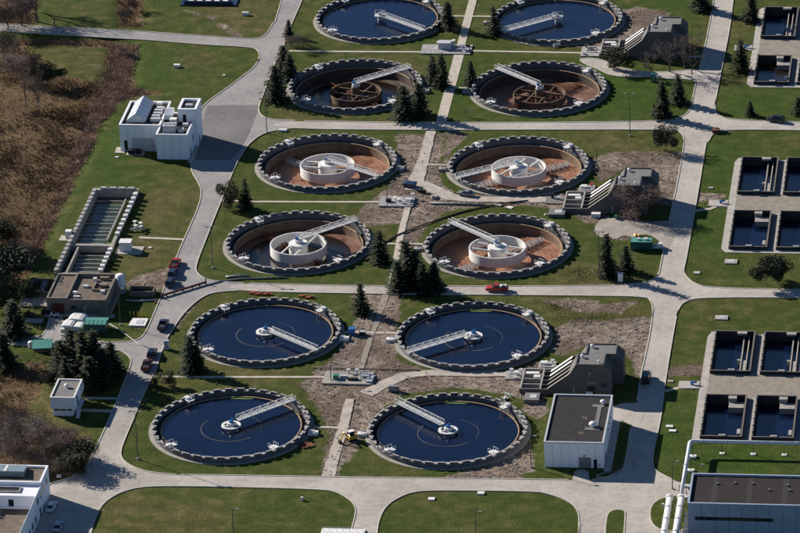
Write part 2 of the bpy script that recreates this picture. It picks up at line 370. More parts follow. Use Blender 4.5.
# ------------------------------------------------------------------ roads, yards (polygons in plan)
ROADS = []
def road(name, px, z, material, smooth=2, kerb=True):
    poly = GL(px)
    if smooth: poly = chaikin(poly, smooth)
    o = struct(MB().sheet(poly, z).build(name, material)); ROADS.append((poly, kerb)); return o
road('road', [(-60, 21), (0, 24), (50, 27), (112, 30), (162, 33), (200, 36), (248, 39.5), (262, 38), (269, 32), (275, 20), (290, 20), (280, 60), (262, 68), (257, 65), (260, 58), (259, 50), (250, 47), (200, 44.5), (150, 40), (112, 38), (50, 34), (0, 31), (-60, 29)], 0.020, 'road_grey')
road('road', [(312, -30), (302, 0), (292, 22), (287, 35), (275, 62), (264, 91), (259, 105), (258, 111), (262, 117), (272, 120), (300, 120.5), (300, 128), (287, 128.5), (266, 132), (254, 139), (245, 148), (235, 165), (222, 198), (215, 215), (206, 238), (195, 266), (196, 273), (204, 279), (218, 282), (250, 283.5), (250, 290), (214, 291.6), (199, 298.5), (184, 312), (173.5, 327), (166, 339), (160, 354), (155.5, 370), (149.5, 381), (140.5, 400), (132.5, 420), (125, 437.5), (120, 451), (121, 459), (130, 466), (145, 471.5), (165, 474.3), (190, 475), (190, 486), (147.5, 486), (125, 490), (107.5, 499), (97.5, 510), (88, 540), (80, 590), (10, 590), (30, 540), (40, 520), (47, 500), (47.5, 484), (62.5, 480.5), (75, 476), (87.5, 466), (92.5, 456), (107.5, 424), (118, 399), (123, 386.6), (130.6, 366.5), (132, 359), (125.6, 352.7), (118, 350), (100, 349), (100, 342.3), (115.6, 342.6), (137, 341), (143.5, 336), (148, 328.6), (160, 300), (169, 276), (176.6, 258), (184, 240), (200, 205), (202, 190), (199, 183), (191, 170), (192, 160), (199, 125), (200, 107), (225, 90), (245, 75), (257, 65), (270, 40), (282, 0), (290, -30)], 0.024, 'road_grey')
road('road', [(275, 120.5), (400, 123), (600, 122.5), (665, 121), (682.5, 117.5), (691, 110), (695, 90), (716, 92), (714, 107.5), (717.5, 116), (730, 120), (800, 122.5), (880, 124.5), (880, 132.5), (800, 130), (725, 129.5), (712, 133), (707, 145), (684, 145), (684, 134), (675, 129.7), (600, 129.5), (400, 130), (275, 128.5)], 0.028, 'road_pale')
road('road', [(720, -30), (714, 0), (707.5, 37.5), (700, 67.5), (696, 84), (690, 112), (686, 134), (680, 170.5), (675, 195.5), (667.5, 230.5), (661, 266), (656, 290), (653, 314), (650, 336), (645, 359), (641, 376), (638, 400), (631, 426), (627, 458), (622, 470), (612, 478), (600, 490), (579.5, 510), (578, 590), (700, 590), (690, 533), (690, 487), (672.5, 480), (657.5, 472.5), (652, 467.5), (652.5, 452.5), (656, 437.5), (660, 420), (662.5, 400), (664, 386.6), (668, 361.5), (674, 326), (678, 307.5), (681, 290), (683, 270), (686, 258), (692.5, 220.5), (700, 178), (705, 145.5), (710, 125), (714, 107.5), (717.5, 87.5), (724, 55), (730, 25), (732.5, 0), (738, -30)], 0.032, 'road_pale')
road('road', [(230, 283), (300, 285), (391, 286.6), (600, 286.4), (645, 283.6), (656.5, 278.6), (661, 268), (683, 268), (684, 275), (693, 283.6), (708, 288), (800, 290), (880, 291.5), (880, 299), (800, 297.4), (705.5, 297.4), (686.7, 300), (678, 307.5), (675, 322), (652, 322), (653, 309), (652, 301), (646.5, 296.6), (600, 295.6), (400, 294), (300, 292.4), (230, 290.5)], 0.036, 'road_pale')
road('road', [(160, 474.5), (200, 475), (322, 477), (400, 478), (567.5, 480), (590, 480), (612, 478), (625, 468), (660, 475), (690, 487), (690, 590), (578, 590), (579.5, 525), (579, 510), (570, 501), (550, 494), (535, 491), (430, 490), (412, 492), (400, 496.5), (387.5, 504), (380, 515), (376, 531), (374, 590), (347, 590), (351, 531), (356, 515), (356, 506), (350, 499), (337.5, 492), (322, 489), (200, 486), (160, 486)], 0.040, 'road_pale')
road('driveway', [(570, 484), (573, 478), (574.5, 469.5), (588, 469.5), (589, 478), (594, 484)], 0.044, 'road_grey', 1, False)
road('driveway', [(611, 409), (622, 404), (646, 402), (642, 424), (630, 425), (627, 422), (612, 419)], 0.048, 'road_pale', 1)
road('driveway', [(596, 224), (603, 218), (612, 219), (618, 216), (628, 220), (640, 221), (650, 223), (660, 221), (676, 221), (671, 249), (664, 247), (658, 240), (650, 235), (640, 235), (634, 238), (624, 235), (616, 240), (608, 236), (600, 238), (594, 231)], 0.052, 'gravelpale', 1, False)
road('driveway', [(578, 58), (600, 59), (615, 67), (635, 71), (650, 72.5), (675, 72), (706, 68), (702, 88), (697, 82), (690, 79), (666, 79), (650, 76.5), (630, 77), (612, 76), (600, 70), (585, 64)], 0.056, 'road_pale', 2)
road('road', [(112, 350), (60, 347), (0, 344), (-60, 343), (-60, 335), (0, 336), (40, 338), (47, 330), (51, 313), (64, 319), (62, 336), (80, 341), (112, 342)], 0.060, 'road_grey', 1)
road('asphalt_patch', [(208, 105.5), (257.5, 105), (257, 112), (249, 133), (240, 150), (231, 160), (196, 160), (201, 125)], 0.064, 'road_dark', 0, False)
for i in (0,):  # resurfaced strip where the two roads meet
    road('asphalt_patch', [(114, 461), (122, 464), (133, 471.5), (140, 475), (122, 479), (106, 474)], 0.068, 'road_grey', 1, False)
# paths and tracks
def strip(name, px, wd, z, material):
    pts = GL(px); wl = list(wd) if isinstance(wd, (list, tuple)) else [wd] * len(pts)
    worn = material in ('trackmat', 'gravel'); Q = []
    for i in range(len(pts) - 1):
        n = max(1, int(math.hypot(pts[i + 1][0] - pts[i][0], pts[i + 1][1] - pts[i][1]) / (0.9 if worn else 6)))
        for j in range(n): f = j / n; Q.append((pts[i][0] * (1 - f) + pts[i + 1][0] * f, pts[i][1] * (1 - f) + pts[i + 1][1] * f, wl[i] * (1 - f) + wl[i + 1] * f))
    Q.append((*pts[-1], wl[-1])); L = []; Rr = []; jl = jr = 0
    for i, p in enumerate(Q):
        a, b = Q[max(i - 1, 0)], Q[min(i + 1, len(Q) - 1)]
        dx, dy = b[0] - a[0], b[1] - a[1]; h = math.hypot(dx, dy); nx, ny = -dy / h, dx / h; wi = p[2] / 2
        if worn: jl = jl * .6 + rnd.uniform(-.13, .13); jr = jr * .6 + rnd.uniform(-.13, .13)
        L.append((p[0] + nx * (wi + jl), p[1] + ny * (wi + jl))); Rr.append((p[0] - nx * (wi + jr), p[1] - ny * (wi + jr)))
    return struct(MB().prism_z(L + Rr[::-1], -0.3, z if not worn else z * .4 + .01).build(name, material))
strip('path', [(289, 51), (345, 51.7), (421, 52)], 1.1, 0.05, 'pathmat')
strip('path', [(472, 51), (530, 52), (583, 53)], 1.1, 0.05, 'pathmat')
strip('path', [(475, -8), (461, 45)], 2.4, 0.054, 'pathmat')
strip('path', [(459, 55), (441, 122)], 2.9, 0.054, 'pathmat')
strip('path', [(431, 131), (424, 158), (413, 190)], [2.9, 3.0, 4.6], 0.054, 'trackmat')
strip('path', [(414, 180), (430, 187), (450, 197), (470, 199), (510, 199.5), (560, 199.5)], [3.0, 4.2, 4.4, 3.8, 3.8, 3.6], 0.058, 'trackmat')
strip('path', [(408, 206), (401, 233), (391, 286)], 1.7, 0.054, 'pathmat')
strip('path', [(220, 200.5), (255, 201.7), (345, 202), (382, 202)], 1.0, 0.05, 'pathmat')
strip('path', [(149, 376.3), (200, 377), (326, 377)], 1.0, 0.05, 'pathmat')
strip('path', [(139, 237.5), (184, 239.5)], 1.1, 0.05, 'pathmat')
strip('path', [(84, 398), (119, 398.5)], 1.1, 0.05, 'pathmat')
strip('path', [(80, 410), (112, 411)], 1.3, 0.05, 'pathmat')
strip('path', [(693, 211), (710, 209), (717, 206), (729, 206.5)], 1.2, 0.05, 'pathmat')
strip('path', [(665, 391), (678, 388), (702, 388)], 1.2, 0.05, 'pathmat')
strip('path', [(683, 57), (722, 56)], 1.2, 0.05, 'pathmat')
strip('path', [(426, 87.5), (478, 88)], 1.0, 0.05, 'pathmat')
strip('path', [(441, 16), (494, 16.5)], 1.0, 0.05, 'pathmat')
strip('path', [(424, 164.5), (446, 165)], 1.0, 0.05, 'pathmat')
strip('path', [(370, 243.5), (426, 244)], 1.0, 0.05, 'pathmat')
strip('path', [(342, 332), (396, 333)], 1.0, 0.05, 'pathmat')
strip('path', [(312, 427), (340, 427.5)], 1.0, 0.05, 'pathmat')
strip('path', [(350, 399), (343, 428), (327.5, 478)], [2.2, 2.4, 3.1], 0.062, 'trackmat')
strip('track', [(366, 394), (384, 384), (404, 375.5), (430, 372.5), (470, 373.5), (522, 374)], [4.0, 3.8, 3.4, 3.2, 3.0, 2.8], 0.058, 'trackmat')
strip('track', [(386, 294), (378, 320), (368, 345), (361, 371)], [1.6, 1.3, 1.3, 1.2], 0.02, 'gravel')
# raised grass islands in the paved areas
def verge(px, z=0.13, smooth=2):
    p = chaikin(GL(px), smooth); o = struct(MB().prism_z(p, -0.2, z).build('grass_verge', 'vergemat')); return p
VERGES = [verge([(616, 423), (624, 421), (631, 424), (630, 440), (627, 458), (621, 470), (608, 477), (600, 477.5), (596, 475.5), (604, 474), (613, 470)]),
          verge([(605, 560), (606, 517), (612, 510), (624, 510), (625, 515), (621, 560)]),
          verge([(662, 531), (652, 524), (650, 514), (652, 505), (660, 499), (672, 496), (690, 496), (690, 531)])]
# kerbs along every road edge that meets grass
kb = MB()
def kerb_run(run):
    n = len(run)
    if n < 2: return
    vs = []; fs = []
    for i, p in enumerate(run):
        a, b = run[max(i - 1, 0)], run[min(i + 1, n - 1)]
        dx, dy = b[0] - a[0], b[1] - a[1]; h = math.hypot(dx, dy) or 1; nx, ny = dy / h, -dx / h
        for o, z in ((-0.02, -0.1), (-0.02, 0.15), (0.26, 0.15), (0.26, -0.1)): vs.append((p[0] + nx * o, p[1] + ny * o, z))
    for i in range(n - 1):
        for e in range(3): fs.append((4 * i + e, 4 * i + e + 1, 4 * i + e + 5, 4 * i + e + 4))
    kb.add(vs, fs + [(0, 1, 2, 3), (4 * n - 1, 4 * n - 2, 4 * n - 3, 4 * n - 4)])
def area(P): return sum(P[i - 1][0] * P[i][1] - P[i][0] * P[i - 1][1] for i in range(len(P))) / 2
polys = [p for p, _ in ROADS]
for k, (P, kf) in enumerate(ROADS):
    if not kf: continue
    if area(P) < 0: P = P[::-1]
    run = []
    for i in range(len(P)):
        a, b = P[i], P[(i + 1) % len(P)]; L = math.hypot(b[0] - a[0], b[1] - a[1]); nseg = max(1, int(L / 1.5))
        for j in range(nseg):
            p = (a[0] + (b[0] - a[0]) * j / nseg, a[1] + (b[1] - a[1]) * j / nseg)
            q = (p[0] + (b[1] - a[1]) / (L or 1) * 0.3, p[1] - (b[0] - a[0]) / (L or 1) * 0.3)
            if any(inside(q, o) for m_, o in enumerate(polys) if m_ != k) or not (-150 < p[0] < 150 and -190 < p[1] < 260): kerb_run(run); run = []
            else: run.append(p)
    kerb_run(run)
for V in VERGES:
    if area(V) < 0: V = V[::-1]
    kerb_run([(x, y) for x, y in V] + [V[0]])
struct(kb.build('kerb', 'kerbmat'))

# ------------------------------------------------------------------ tank and basin positions (plan metres)
UL, UR = -29.1, 23.4
ROWV = {6: -92.1, 5: -39.0, 4: 16.5, 3: 69.9, 2: 125.9, 1: 179.8}
TANKS = {('L', r): (UL, v) for r, v in ROWV.items()}; TANKS.update({('R', r): (UR, v) for r, v in ROWV.items()})
BU = [(83.5, 93.4), (95.7, 105.6), (107.9, 117.8)]
BV = [(53.8, 77.5), (17.7, 41.3), (-56.8, -33.8), (-92.7, -70.0), (167.5, 191.0), (132.0, 152.4)]
FILTER = (-89.6, -77.4, -6.5, 49.2)

# ------------------------------------------------------------------ the ground sheet with its soil / reed / dry-grass areas
xs = np.unique(np.concatenate([np.array([-2500, -1500, -900, -500, -320, -240, -190]), np.arange(-160, 150.1, 1.0), np.array([180, 240, 320, 500, 900, 1500, 2500])]))
ys = np.unique(np.concatenate([np.array([-2500, -1500, -900, -500, -320, -240]), np.arange(-205, 262.1, 1.0), np.array([290, 340, 420, 560, 900, 1500, 2500, 4000])]))
XX, YY = np.meshgrid(xs, ys)
def mask(px, soft=3.0):
    P = np.array(GL(px)); x, y = XX.ravel(), YY.ravel(); ins = np.zeros(len(x), bool); d2 = np.full(len(x), 1e9)
    for i in range(len(P)):
        x1, y1 = P[i]; x2, y2 = P[i - 1]
        if y1 != y2: ins ^= ((y1 > y) != (y2 > y)) & (x < (x2 - x1) * (y - y1) / (y2 - y1) + x1)
        dx, dy = x2 - x1, y2 - y1; t = np.clip(((x - x1) * dx + (y - y1) * dy) / (dx * dx + dy * dy + 1e-9), 0, 1)
        d2 = np.minimum(d2, (x - x1 - t * dx) ** 2 + (y - y1 - t * dy) ** 2)
    d = np.sqrt(d2) * np.where(ins, 1, -1)
    return np.clip(0.5 + d / (2 * soft), 0, 1).reshape(XX.shape)
def union(L, soft): 
    o = np.zeros(XX.shape)
    for p in L: o = np.maximum(o, mask(p, soft))
    return o
DIRT = [
    [(300, 385), (330, 360), (345, 340), (368, 295), (400, 296), (397, 360), (430, 372), (520, 372), (530, 392), (470, 386), (400, 394), (370, 420), (358, 450), (332, 478), (322, 470), (330, 430), (318, 410)],
    [(395, 134), (425, 134), (418, 165), (400, 178)], [(446, 130), (470, 134), (452, 150), (442, 175)], [(548, 300), (600, 303), (640, 300), (620, 312), (575, 312)], [(505, 455), (530, 440), (535, 470), (505, 478)],
    [(352, 224), (365, 205), (385, 190), (402, 168), (415, 150), (425, 132), (445, 133), (440, 160), (440, 180), (456, 194), (560, 193), (585, 186), (603, 196), (606, 222), (585, 224), (560, 208), (530, 206), (470, 207), (440, 214), (424, 232), (415, 246), (396, 250), (402, 222), (375, 226)],
    [(588, 162), (612, 152), (640, 152), (682, 152), (680, 192), (664, 195), (655, 180), (630, 165), (600, 182)],
    [(600, 215), (618, 216), (660, 222), (668, 242), (645, 234), (622, 240), (600, 236), (594, 226)],
    [(368, 293), (402, 293), (398, 325), (396, 355), (408, 372), (450, 371), (520, 370), (540, 360), (548, 372), (530, 395), (516, 398), (480, 388), (430, 388), (398, 396), (376, 414), (366, 436), (345, 460), (336, 478), (320, 478), (332, 440), (338, 410), (322, 398), (308, 392), (312, 372), (330, 360), (348, 352), (356, 320)],
    [(556, 326), (575, 318), (600, 320), (652, 315), (652, 335), (648, 352), (632, 360), (614, 345), (590, 345), (560, 355), (548, 352), (553, 340)],
    [(446, 477), (480, 466), (520, 452), (530, 456), (518, 473), (528, 481)],
    [(122, 282), (150, 272), (172, 266), (164, 288), (140, 290)],
    [(618, 10), (640, 6), (672, 12), (662, 30), (628, 42), (612, 38), (625, 24)],
    [(664, 368), (704, 364), (704, 374), (664, 377)],
    [(688, 192), (728, 193), (728, 198), (690, 203)],
    [(766, 492), (800, 486), (830, 488), (830, 506), (790, 504)],
    [(522, 396), (545, 394), (548, 410), (540, 420), (526, 412)],
    [(350, 294), (370, 294), (365, 300), (352, 300)], [(540, 298), (600, 300), (600, 306), (545, 304)],
    [(572, 46), (600, 36), (612, 40), (590, 52)], [(215, 22), (225, 24), (248, 40), (236, 40)], [(182, 9), (215, 17), (224, 22), (212, 20)],
    [(636, 345), (646, 345), (640, 378), (634, 378)], [(622, 180), (682, 190), (678, 205), (655, 205)],
    [(185, 300), (200, 298), (182, 322), (174, 332)]]
MARSH = [[(-80, 36), (112, 39), (137, 45), (132, 70), (136, 86), (164, 92), (128, 98), (112, 104), (98, 130), (90, 150), (72, 186), (52, 225), (36, 262), (20, 285), (-10, 300), (-80, 310)],
         [(120, -30), (144, -30), (142, 26), (118, 26)], [(-80, -60), (40, -60), (34, 24), (-80, 22)],
         [(-80, 356), (0, 362), (38, 372), (42, 384), (32, 402), (24, 420), (60, 426), (86, 436), (92, 452), (84, 466), (62, 478), (-80, 478)],
         [(28, 360), (46, 362), (44, 370), (26, 370)]]
CLEAR = [[(24, 45), (70, 43), (108, 47), (106, 70), (98, 82), (60, 74), (45, 60)]]
DRY = [[(-20, 380), (60, 380), (70, 430), (-20, 440)], [(190, 280), (240, 292), (190, 320), (165, 330)], [(135, 200), (200, 190), (200, 220), (140, 290), (120, 280)], [(200, 0), (280, 5), (265, 34), (215, 40)],
       [(25, 44), (110, 44), (104, 82), (40, 74)], [(395, 52), (440, 60), (430, 120), (300, 118), (290, 108)], [(540, 300), (655, 296), (655, 320), (560, 325)], [(720, 20), (742, 40), (726, 75), (714, 118)],
       [(355, 205), (405, 208), (395, 250), (370, 245)], [(180, 340), (320, 370), (310, 395), (230, 385), (160, 390)], [(660, 40), (705, 40), (700, 64), (670, 64)], [(600, 132), (680, 132), (680, 155), (600, 160)], [(160, 62), (200, 50), (190, 88), (165, 90)],
       [(80, 490), (240, 488), (200, 560), (80, 560)], [(560, 265), (660, 265), (655, 283), (560, 285)]]
LUSH = [[(136, 46), (165, 50), (185, 80), (165, 92), (140, 84)], [(92, 150), (118, 120), (122, 160), (135, 190), (95, 190)], [(590, 62), (700, 80), (690, 118), (595, 122)], [(690, 220), (725, 215), (725, 250), (690, 250)], [(700, 140), (740, 145), (730, 190), (700, 190)], [(715, 90), (800, 85), (800, 120), (718, 114)],
        [(690, 440), (800, 445), (800, 475), (690, 475)], [(655, 395), (690, 400), (680, 470), (655, 465)], [(440, 60), (475, 60), (470, 120), (440, 120)], [(650, -20), (700, -20), (700, 14), (650, 12)]]
aD = union(DIRT, 2.2); aM = union(MARSH, 2.5) * (1 - union(CLEAR, 2.0)); aY = union(DRY, 6); aL = union(LUSH, 7)
nz = np.random.RandomState(3)
def smooth_noise(cell):
    gx = np.arange(-170, 170 + cell, cell); gy = np.arange(-215, 280 + cell, cell); g = nz.rand(len(gy), len(gx))
    fx = np.clip((XX + 170) / cell, 0, len(gx) - 1.001); fy = np.clip((YY + 215) / cell, 0, len(gy) - 1.001)
    ix, iy = fx.astype(int), fy.astype(int); tx, ty = fx - ix, fy - iy
    return (g[iy, ix] * (1 - tx) + g[iy, ix + 1] * tx) * (1 - ty) + (g[iy + 1, ix] * (1 - tx) + g[iy + 1, ix + 1] * tx) * ty
ZZ = -(aD * (0.08 * smooth_noise(2.0) + 0.05 * smooth_noise(5.0))) - aM * (0.5 + 0.8 * smooth_noise(9)) - 0.10 * smooth_noise(14)
nx_, ny_ = len(xs), len(ys)
cx = (XX[:-1, :-1] + XX[1:, 1:]) / 2; cy = (YY[:-1, :-1] + YY[1:, 1:]) / 2
keep = np.ones(cx.shape, bool)
for (u, v) in TANKS.values(): keep &= (cx - u) ** 2 + (cy - v) ** 2 > 19.0 ** 2
def hole(x0, x1, y0, y1):
    global keep
    keep &= ~((cx > x0) & (cx < x1) & (cy > y0) & (cy < y1))
for (a, b) in BU[:2]:
    for (c_, d) in BV: hole(a - .6, b + .6, c_ - .6, d + .6)
hole(FILTER[0] + .3, FILTER[1] - .3, FILTER[2] + .3, FILTER[3] - .3)
iy, ix = np.nonzero(keep); i0 = iy * nx_ + ix
faces = np.stack([i0, i0 + 1, i0 + nx_ + 1, i0 + nx_], 1)
me = bpy.data.meshes.new('ground'); me.from_pydata(np.stack([XX.ravel(), YY.ravel(), ZZ.ravel()], 1).tolist(), [], faces.tolist())
for nm, a in (('dirt', aD), ('marsh', aM), ('dry', aY), ('lush', aL)):
    at = me.attributes.new(nm, 'FLOAT', 'POINT'); at.data.foreach_set('value', a.ravel().astype(np.float32))
me.materials.append(MATS['groundmat']); me.polygons.foreach_set('use_smooth', [True] * len(me.polygons))
ground = struct(inst('ground', me))

# ------------------------------------------------------------------ round settling tanks
NB = 40; STEP = 2 * math.pi / NB
SH = {}
def shared(key, fn):
    if key not in SH: SH[key] = fn()
    return SH[key]
def disc(r, z, n=96):
    a = [2 * math.pi * i / n for i in range(n)]
    return MB().add([(0, 0, z)] + [(r * math.cos(t), r * math.sin(t), z) for t in a], [(0, 1 + i, 1 + (i + 1) % n) for i in range(n)])
def cone_floor():
    b = MB(); n = 96; prev = None
    for r, z in ((16.8, -2.9), (13, -3.05), (9, -3.3), (5, -3.6), (1.0, -3.9)):
        b.v += [(r * math.cos(2 * math.pi * i / n), r * math.sin(2 * math.pi * i / n), z) for i in range(n)]
    for k in range(4):
        for i in range(n): b.f.append((k * n + i, k * n + (i + 1) % n, (k + 1) * n + (i + 1) % n, (k + 1) * n + i))
    b.f.append(tuple(range(4 * n, 5 * n))); return b
def truss(L, y, h=1.05, x0=0.0, z=0.0, k=14, t=0.09):
    b = MB(); b.bar((x0, y, z), (L, y, z), t * 1.4, t * 1.6); b.bar((x0, y, z + h), (L, y, z + h), t * 1.2, t * 1.2)
    for i in range(k + 1):
        x = x0 + (L - x0) * i / k; b.bar((x, y, z), (x, y, z + h), t * 0.8)
        if i < k: b.bar((x, y, z), (x + (L - x0) / k, y, z + h), t * 0.7) if i % 2 else b.bar((x, y, z + h), (x + (L - x0) / k, y, z), t * 0.7)
    return b
def bridge(par, ang, x0, L, zd=1.5):
    br = inst('bridge', shared(('deck', x0, L), lambda: MB().box(x0, L, -0.55, 0.55, -0.12, 0.0).mesh('bridge', 'galv')), par, (0, 0, zd), ang)
    for y in (-0.62, 0.62): inst('truss', shared(('truss', x0, L, y), lambda: truss(L, y, x0=x0).mesh('truss', 'white')), br)
    inst('end_plate', shared(('endp', L), lambda: MB().cbox(L - 0.3, 0, -0.5, 1.0, 1.7, 0.38).mesh('end_plate', 'coping')), br)
    return br
def rim_box():
    b = MB(); b.box(16.3, 18.5, -0.85, 0.85, 1.16, 1.30); b.box(17.6, 18.9, -0.55, 0.55, 1.30, 1.75)
    for y in (-0.8, 0.8):
        b.bar((16.35, y, 2.2), (18.3, y, 2.2), 0.06)
        for x in (16.35, 17.3, 18.3): b.bar((x, y, 1.3), (x, y, 2.2), 0.06)
    for x in (16.6, 17.6): b.box(x, x + .12, -0.7, -0.58, 0.1, 1.16); b.box(x, x + .12, 0.58, 0.7, 0.1, 1.16)
    return b
def tank(key, label, kind, ang, extra=()):
    u, v = TANKS[key]
    t = thing('settling_tank', label, 'settling tank', (u, v, 0), 0, 'round settling tanks')
    wz = 0.2 if kind in ('full', 'far') else -0.40        # level of the overflow weir
    inst('wall', shared('tw', lambda: MB().ring(18.2, 18.85, -1.6, 0.98, 120).mesh('wall', 'parapet')), t)
    inst('apron', shared('ta', lambda: MB().ring(18.86, 19.85, -0.5, 0.05, 96).mesh('apron', 'apron')), t)
    inst('launder', shared('tl', lambda: MB().ring(17.12, 18.19, -1.6, -0.9, 96).mesh('launder', 'launder')), t)
    inst('inner_wall', shared(('ti', wz), lambda: MB().ring(16.78, 17.1, -3.3, wz - 0.16, 120).mesh('inner_wall', 'tankwall')), t) if not kind.startswith('old') else inst('inner_wall', shared('tid', lambda: MB().ring(16.78, 17.1, -3.3, wz - 0.16, 120).mesh('inner_wall', 'tankwall_shaded')), t)
    inst('weir', shared(('te', wz), lambda: MB().ring(16.72, 17.0, wz - 0.157, wz, 120).mesh('weir', 'weir')), t)
    pm = shared('tp', lambda: MB().ring(18.5, 18.95, 0.985, 1.55, 3, -R(2.7), R(2.7)).mesh_top('parapet_panel', 'parapet', 'coping', 1.5))  # upper faces coloured lighter, as a sunlit top edge
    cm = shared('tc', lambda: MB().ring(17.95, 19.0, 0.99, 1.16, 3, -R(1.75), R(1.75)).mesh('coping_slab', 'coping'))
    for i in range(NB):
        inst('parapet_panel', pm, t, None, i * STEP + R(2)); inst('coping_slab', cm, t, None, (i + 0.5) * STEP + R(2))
    for a in (45, 135, 225, 315):
        if abs((a - ang + 180) % 360 - 180) > 20: inst('rim_platform', shared('rb', lambda: rim_box().mesh('rim_platform', 'white')), t, None, R(a))
    s = 1 if key[0] == 'L' else -1
    jb = MB().cbox(s * 20.3, -2.5, -0.2, 2.4, 1.6, 0.9); jb.tube([(s * 19.2, -2.5, 0.9), (s * 20.6, -2.5, 1.2), (s * 20.6, -2.5, 0.5)], 0.16)
    jb.build('outlet_box', 'white' if key[1] in (5, 6) else 'coping', t)
    if kind in ('full', 'far'):
        inst('water', shared('water', lambda: disc(16.77, -0.02).mesh('water', 'water')), t)
        br = bridge(t, R(ang), 2.0 if kind == 'full' else 0.0, 19.0)
        if kind == 'full':
            inst('scum_ring', shared('sr', lambda: MB().ring(7.24, 7.38, -0.1, 0.005, 60, R(150), R(318)).ring(7.28, 7.35, -0.1, 0.0, 40, R(-20), R(75)).mesh('scum_ring', 'scum')), t)
            h = MB().ring(1.75, 2.35, 0.55, 0.8, 40)
            for k in range(4): h.bar((0, 0, 0.68), (2.2 * math.cos(k * 1.571 + .4), 2.2 * math.sin(k * 1.571 + .4), 0.68), 0.3, 0.2)
            h = h.build('hub_platform', 'white', t); MB().cyl(0, 0, -1, 1.45, 0.95, 20).build('drive_column', 'white', h)
            MB().cyl(0, 0, 1.45, 2.0, 0.5, 14).cbox(0.3, 0.3, 1.45, 0.5, 0.4, 0.9).build('drive_motor', 'paint_blue', h)
        else:
            h = MB().box(-1.6, 1.6, -1.4, 1.4, 1.3, 1.5)
            for x in (-1.5, 1.5):
                for y in (-1.3, 1.3): h.bar((x, y, 1.5), (x, y, 2.5), 0.08)
            for y in (-1.3, 1.3): h.bar((-1.5, y, 2.5), (1.5, y, 2.5), 0.08)
            h.bar((-1.5, -1.3, 2.5), (-1.5, 1.3, 2.5), 0.08)
            h = h.build('hub_platform', 'galv', t); MB().cyl(0, 0, -1, 1.3, 0.8, 18).build('drive_column', 'galv', h); MB().cyl(0, 0, 1.5, 2.3, 0.5, 14).build('drive_motor', 'paint_grey', h)
        if 'algae' in extra:
            al = MB(); pts = [(r_ * math.cos(R(a)), r_ * math.sin(R(a))) for a, r_ in [(80, 16.5), (90, 16.6), (99, 16.6), (101, 16.2), (95, 15.9), (88, 15.8), (81, 16.1)]]
            al.sheet(pts, 0.0).build('algae_patch', 'algae', t)
    else:
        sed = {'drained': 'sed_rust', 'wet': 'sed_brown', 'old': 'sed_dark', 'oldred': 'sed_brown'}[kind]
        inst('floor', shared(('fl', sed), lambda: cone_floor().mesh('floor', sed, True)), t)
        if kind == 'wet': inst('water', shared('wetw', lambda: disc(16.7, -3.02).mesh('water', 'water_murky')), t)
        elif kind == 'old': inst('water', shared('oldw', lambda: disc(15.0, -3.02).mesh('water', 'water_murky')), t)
        bridge(t, R(ang), 0.0, 19.0)
        big = kind in ('drained', 'wet')
        z0, z1 = (-2.4, 0.25) if big else (-3.0, -1.0)
        fw = inst('feed_well', shared(('fw', big), lambda: MB().ring(7.15, 7.45, z0, z1, 80).mesh('feed_well', 'white' if big else 'ringbrown', False)), t)
        b = MB()
        for k in range(1 if big else 2):
            for o in (-1.9, 1.9):
                p, q = ((-7.1, o), (7.1, o)) if k == 0 else ((o, -7.1), (o, 7.1))
                b.bar((*p, z1 - 0.5 - 0.02 * k), (*q, z1 - 0.5 - 0.02 * k), 0.34, 0.45)
        a0 = R(ang); c, s_ = math.cos(a0 + .5), math.sin(a0 + .5); b.v = [(x * c - y * s_, x * s_ + y * c, z) for x, y, z in b.v]
        b.build('beams', 'white' if big else 'ringbrown', fw)
        MB().cyl(0, 0, -4.0, 0.5, 2.5 if big else 1.2, 28).build('center_drum', 'white' if big else 'ringbrown', t)
        MB().cyl(0, 0, 0.5, 1.4, 0.9, 18).cbox(0.8, 0.2, 0.5, 0.8, 0.7, 0.9, 0.4).build('drive_unit', 'white', t)
        MB().cyl(-0.3, 0, 1.4, 2.1, 0.45, 12).build('drive_motor', 'paint_blue', t)
        ra = R(ang + 180) if 'arm_opposite' in extra else R(ang + 90)
        for k in range(2):      # sludge rake arms near the floor
            arm = MB()
            for y in (-0.5, 0.5):
                tb = truss(15.6, y, 1.0, 2.1, -2.85, 12, 0.11); arm.add(tb.v, tb.f)
            for i in range(9): arm.bar((4 + i * 1.35, -0.9, -2.95), (4.9 + i * 1.35, 0.9, -2.95), 0.08, 0.3)
            arm = arm.build('rake_arm', 'galv' if kind == 'drained' else 'rust', t); arm.rotation_euler.z = ra + k * math.pi
    return t
A = {('L', 6): (45, 'full', 'water-filled round tank, left of the pair nearest the bottom road', ('algae',)),
     ('R', 6): (137, 'full', 'water-filled round tank beside the white building with a dark roof', ('algae',)),
     ('L', 5): (-39, 'full', 'water-filled round tank with orange debris on its far rim', ()),
     ('R', 5): (-141, 'full', 'water-filled round tank just below the red pickup truck', ('algae',)),
     ('L', 4): (44, 'wet', 'drained round tank with dark wet floor around a white ring', ()),
     ('R', 4): (137, 'drained', 'drained rusty round tank with white ring, above the red pickup truck', ()),
     ('L', 3): (-35, 'drained', 'drained rusty round tank with white ring, next to the white hall\'s shadow', ('arm_opposite',)),
     ('R', 3): (-145, 'drained', 'drained rusty round tank with white ring, beside the tan track with the grey car', ('arm_opposite',)),
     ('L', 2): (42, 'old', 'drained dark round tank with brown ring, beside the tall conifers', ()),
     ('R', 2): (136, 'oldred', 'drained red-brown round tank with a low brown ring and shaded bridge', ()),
     ('L', 1): (-40, 'far', 'water-filled round tank at the top edge, left of the pair', ()),
     ('R', 1): (-140, 'far', 'water-filled round tank at the top edge, right of the pair', ())}
for k, (a, kd, lb, ex) in A.items(): tank(k, lb, kd, a, ex)

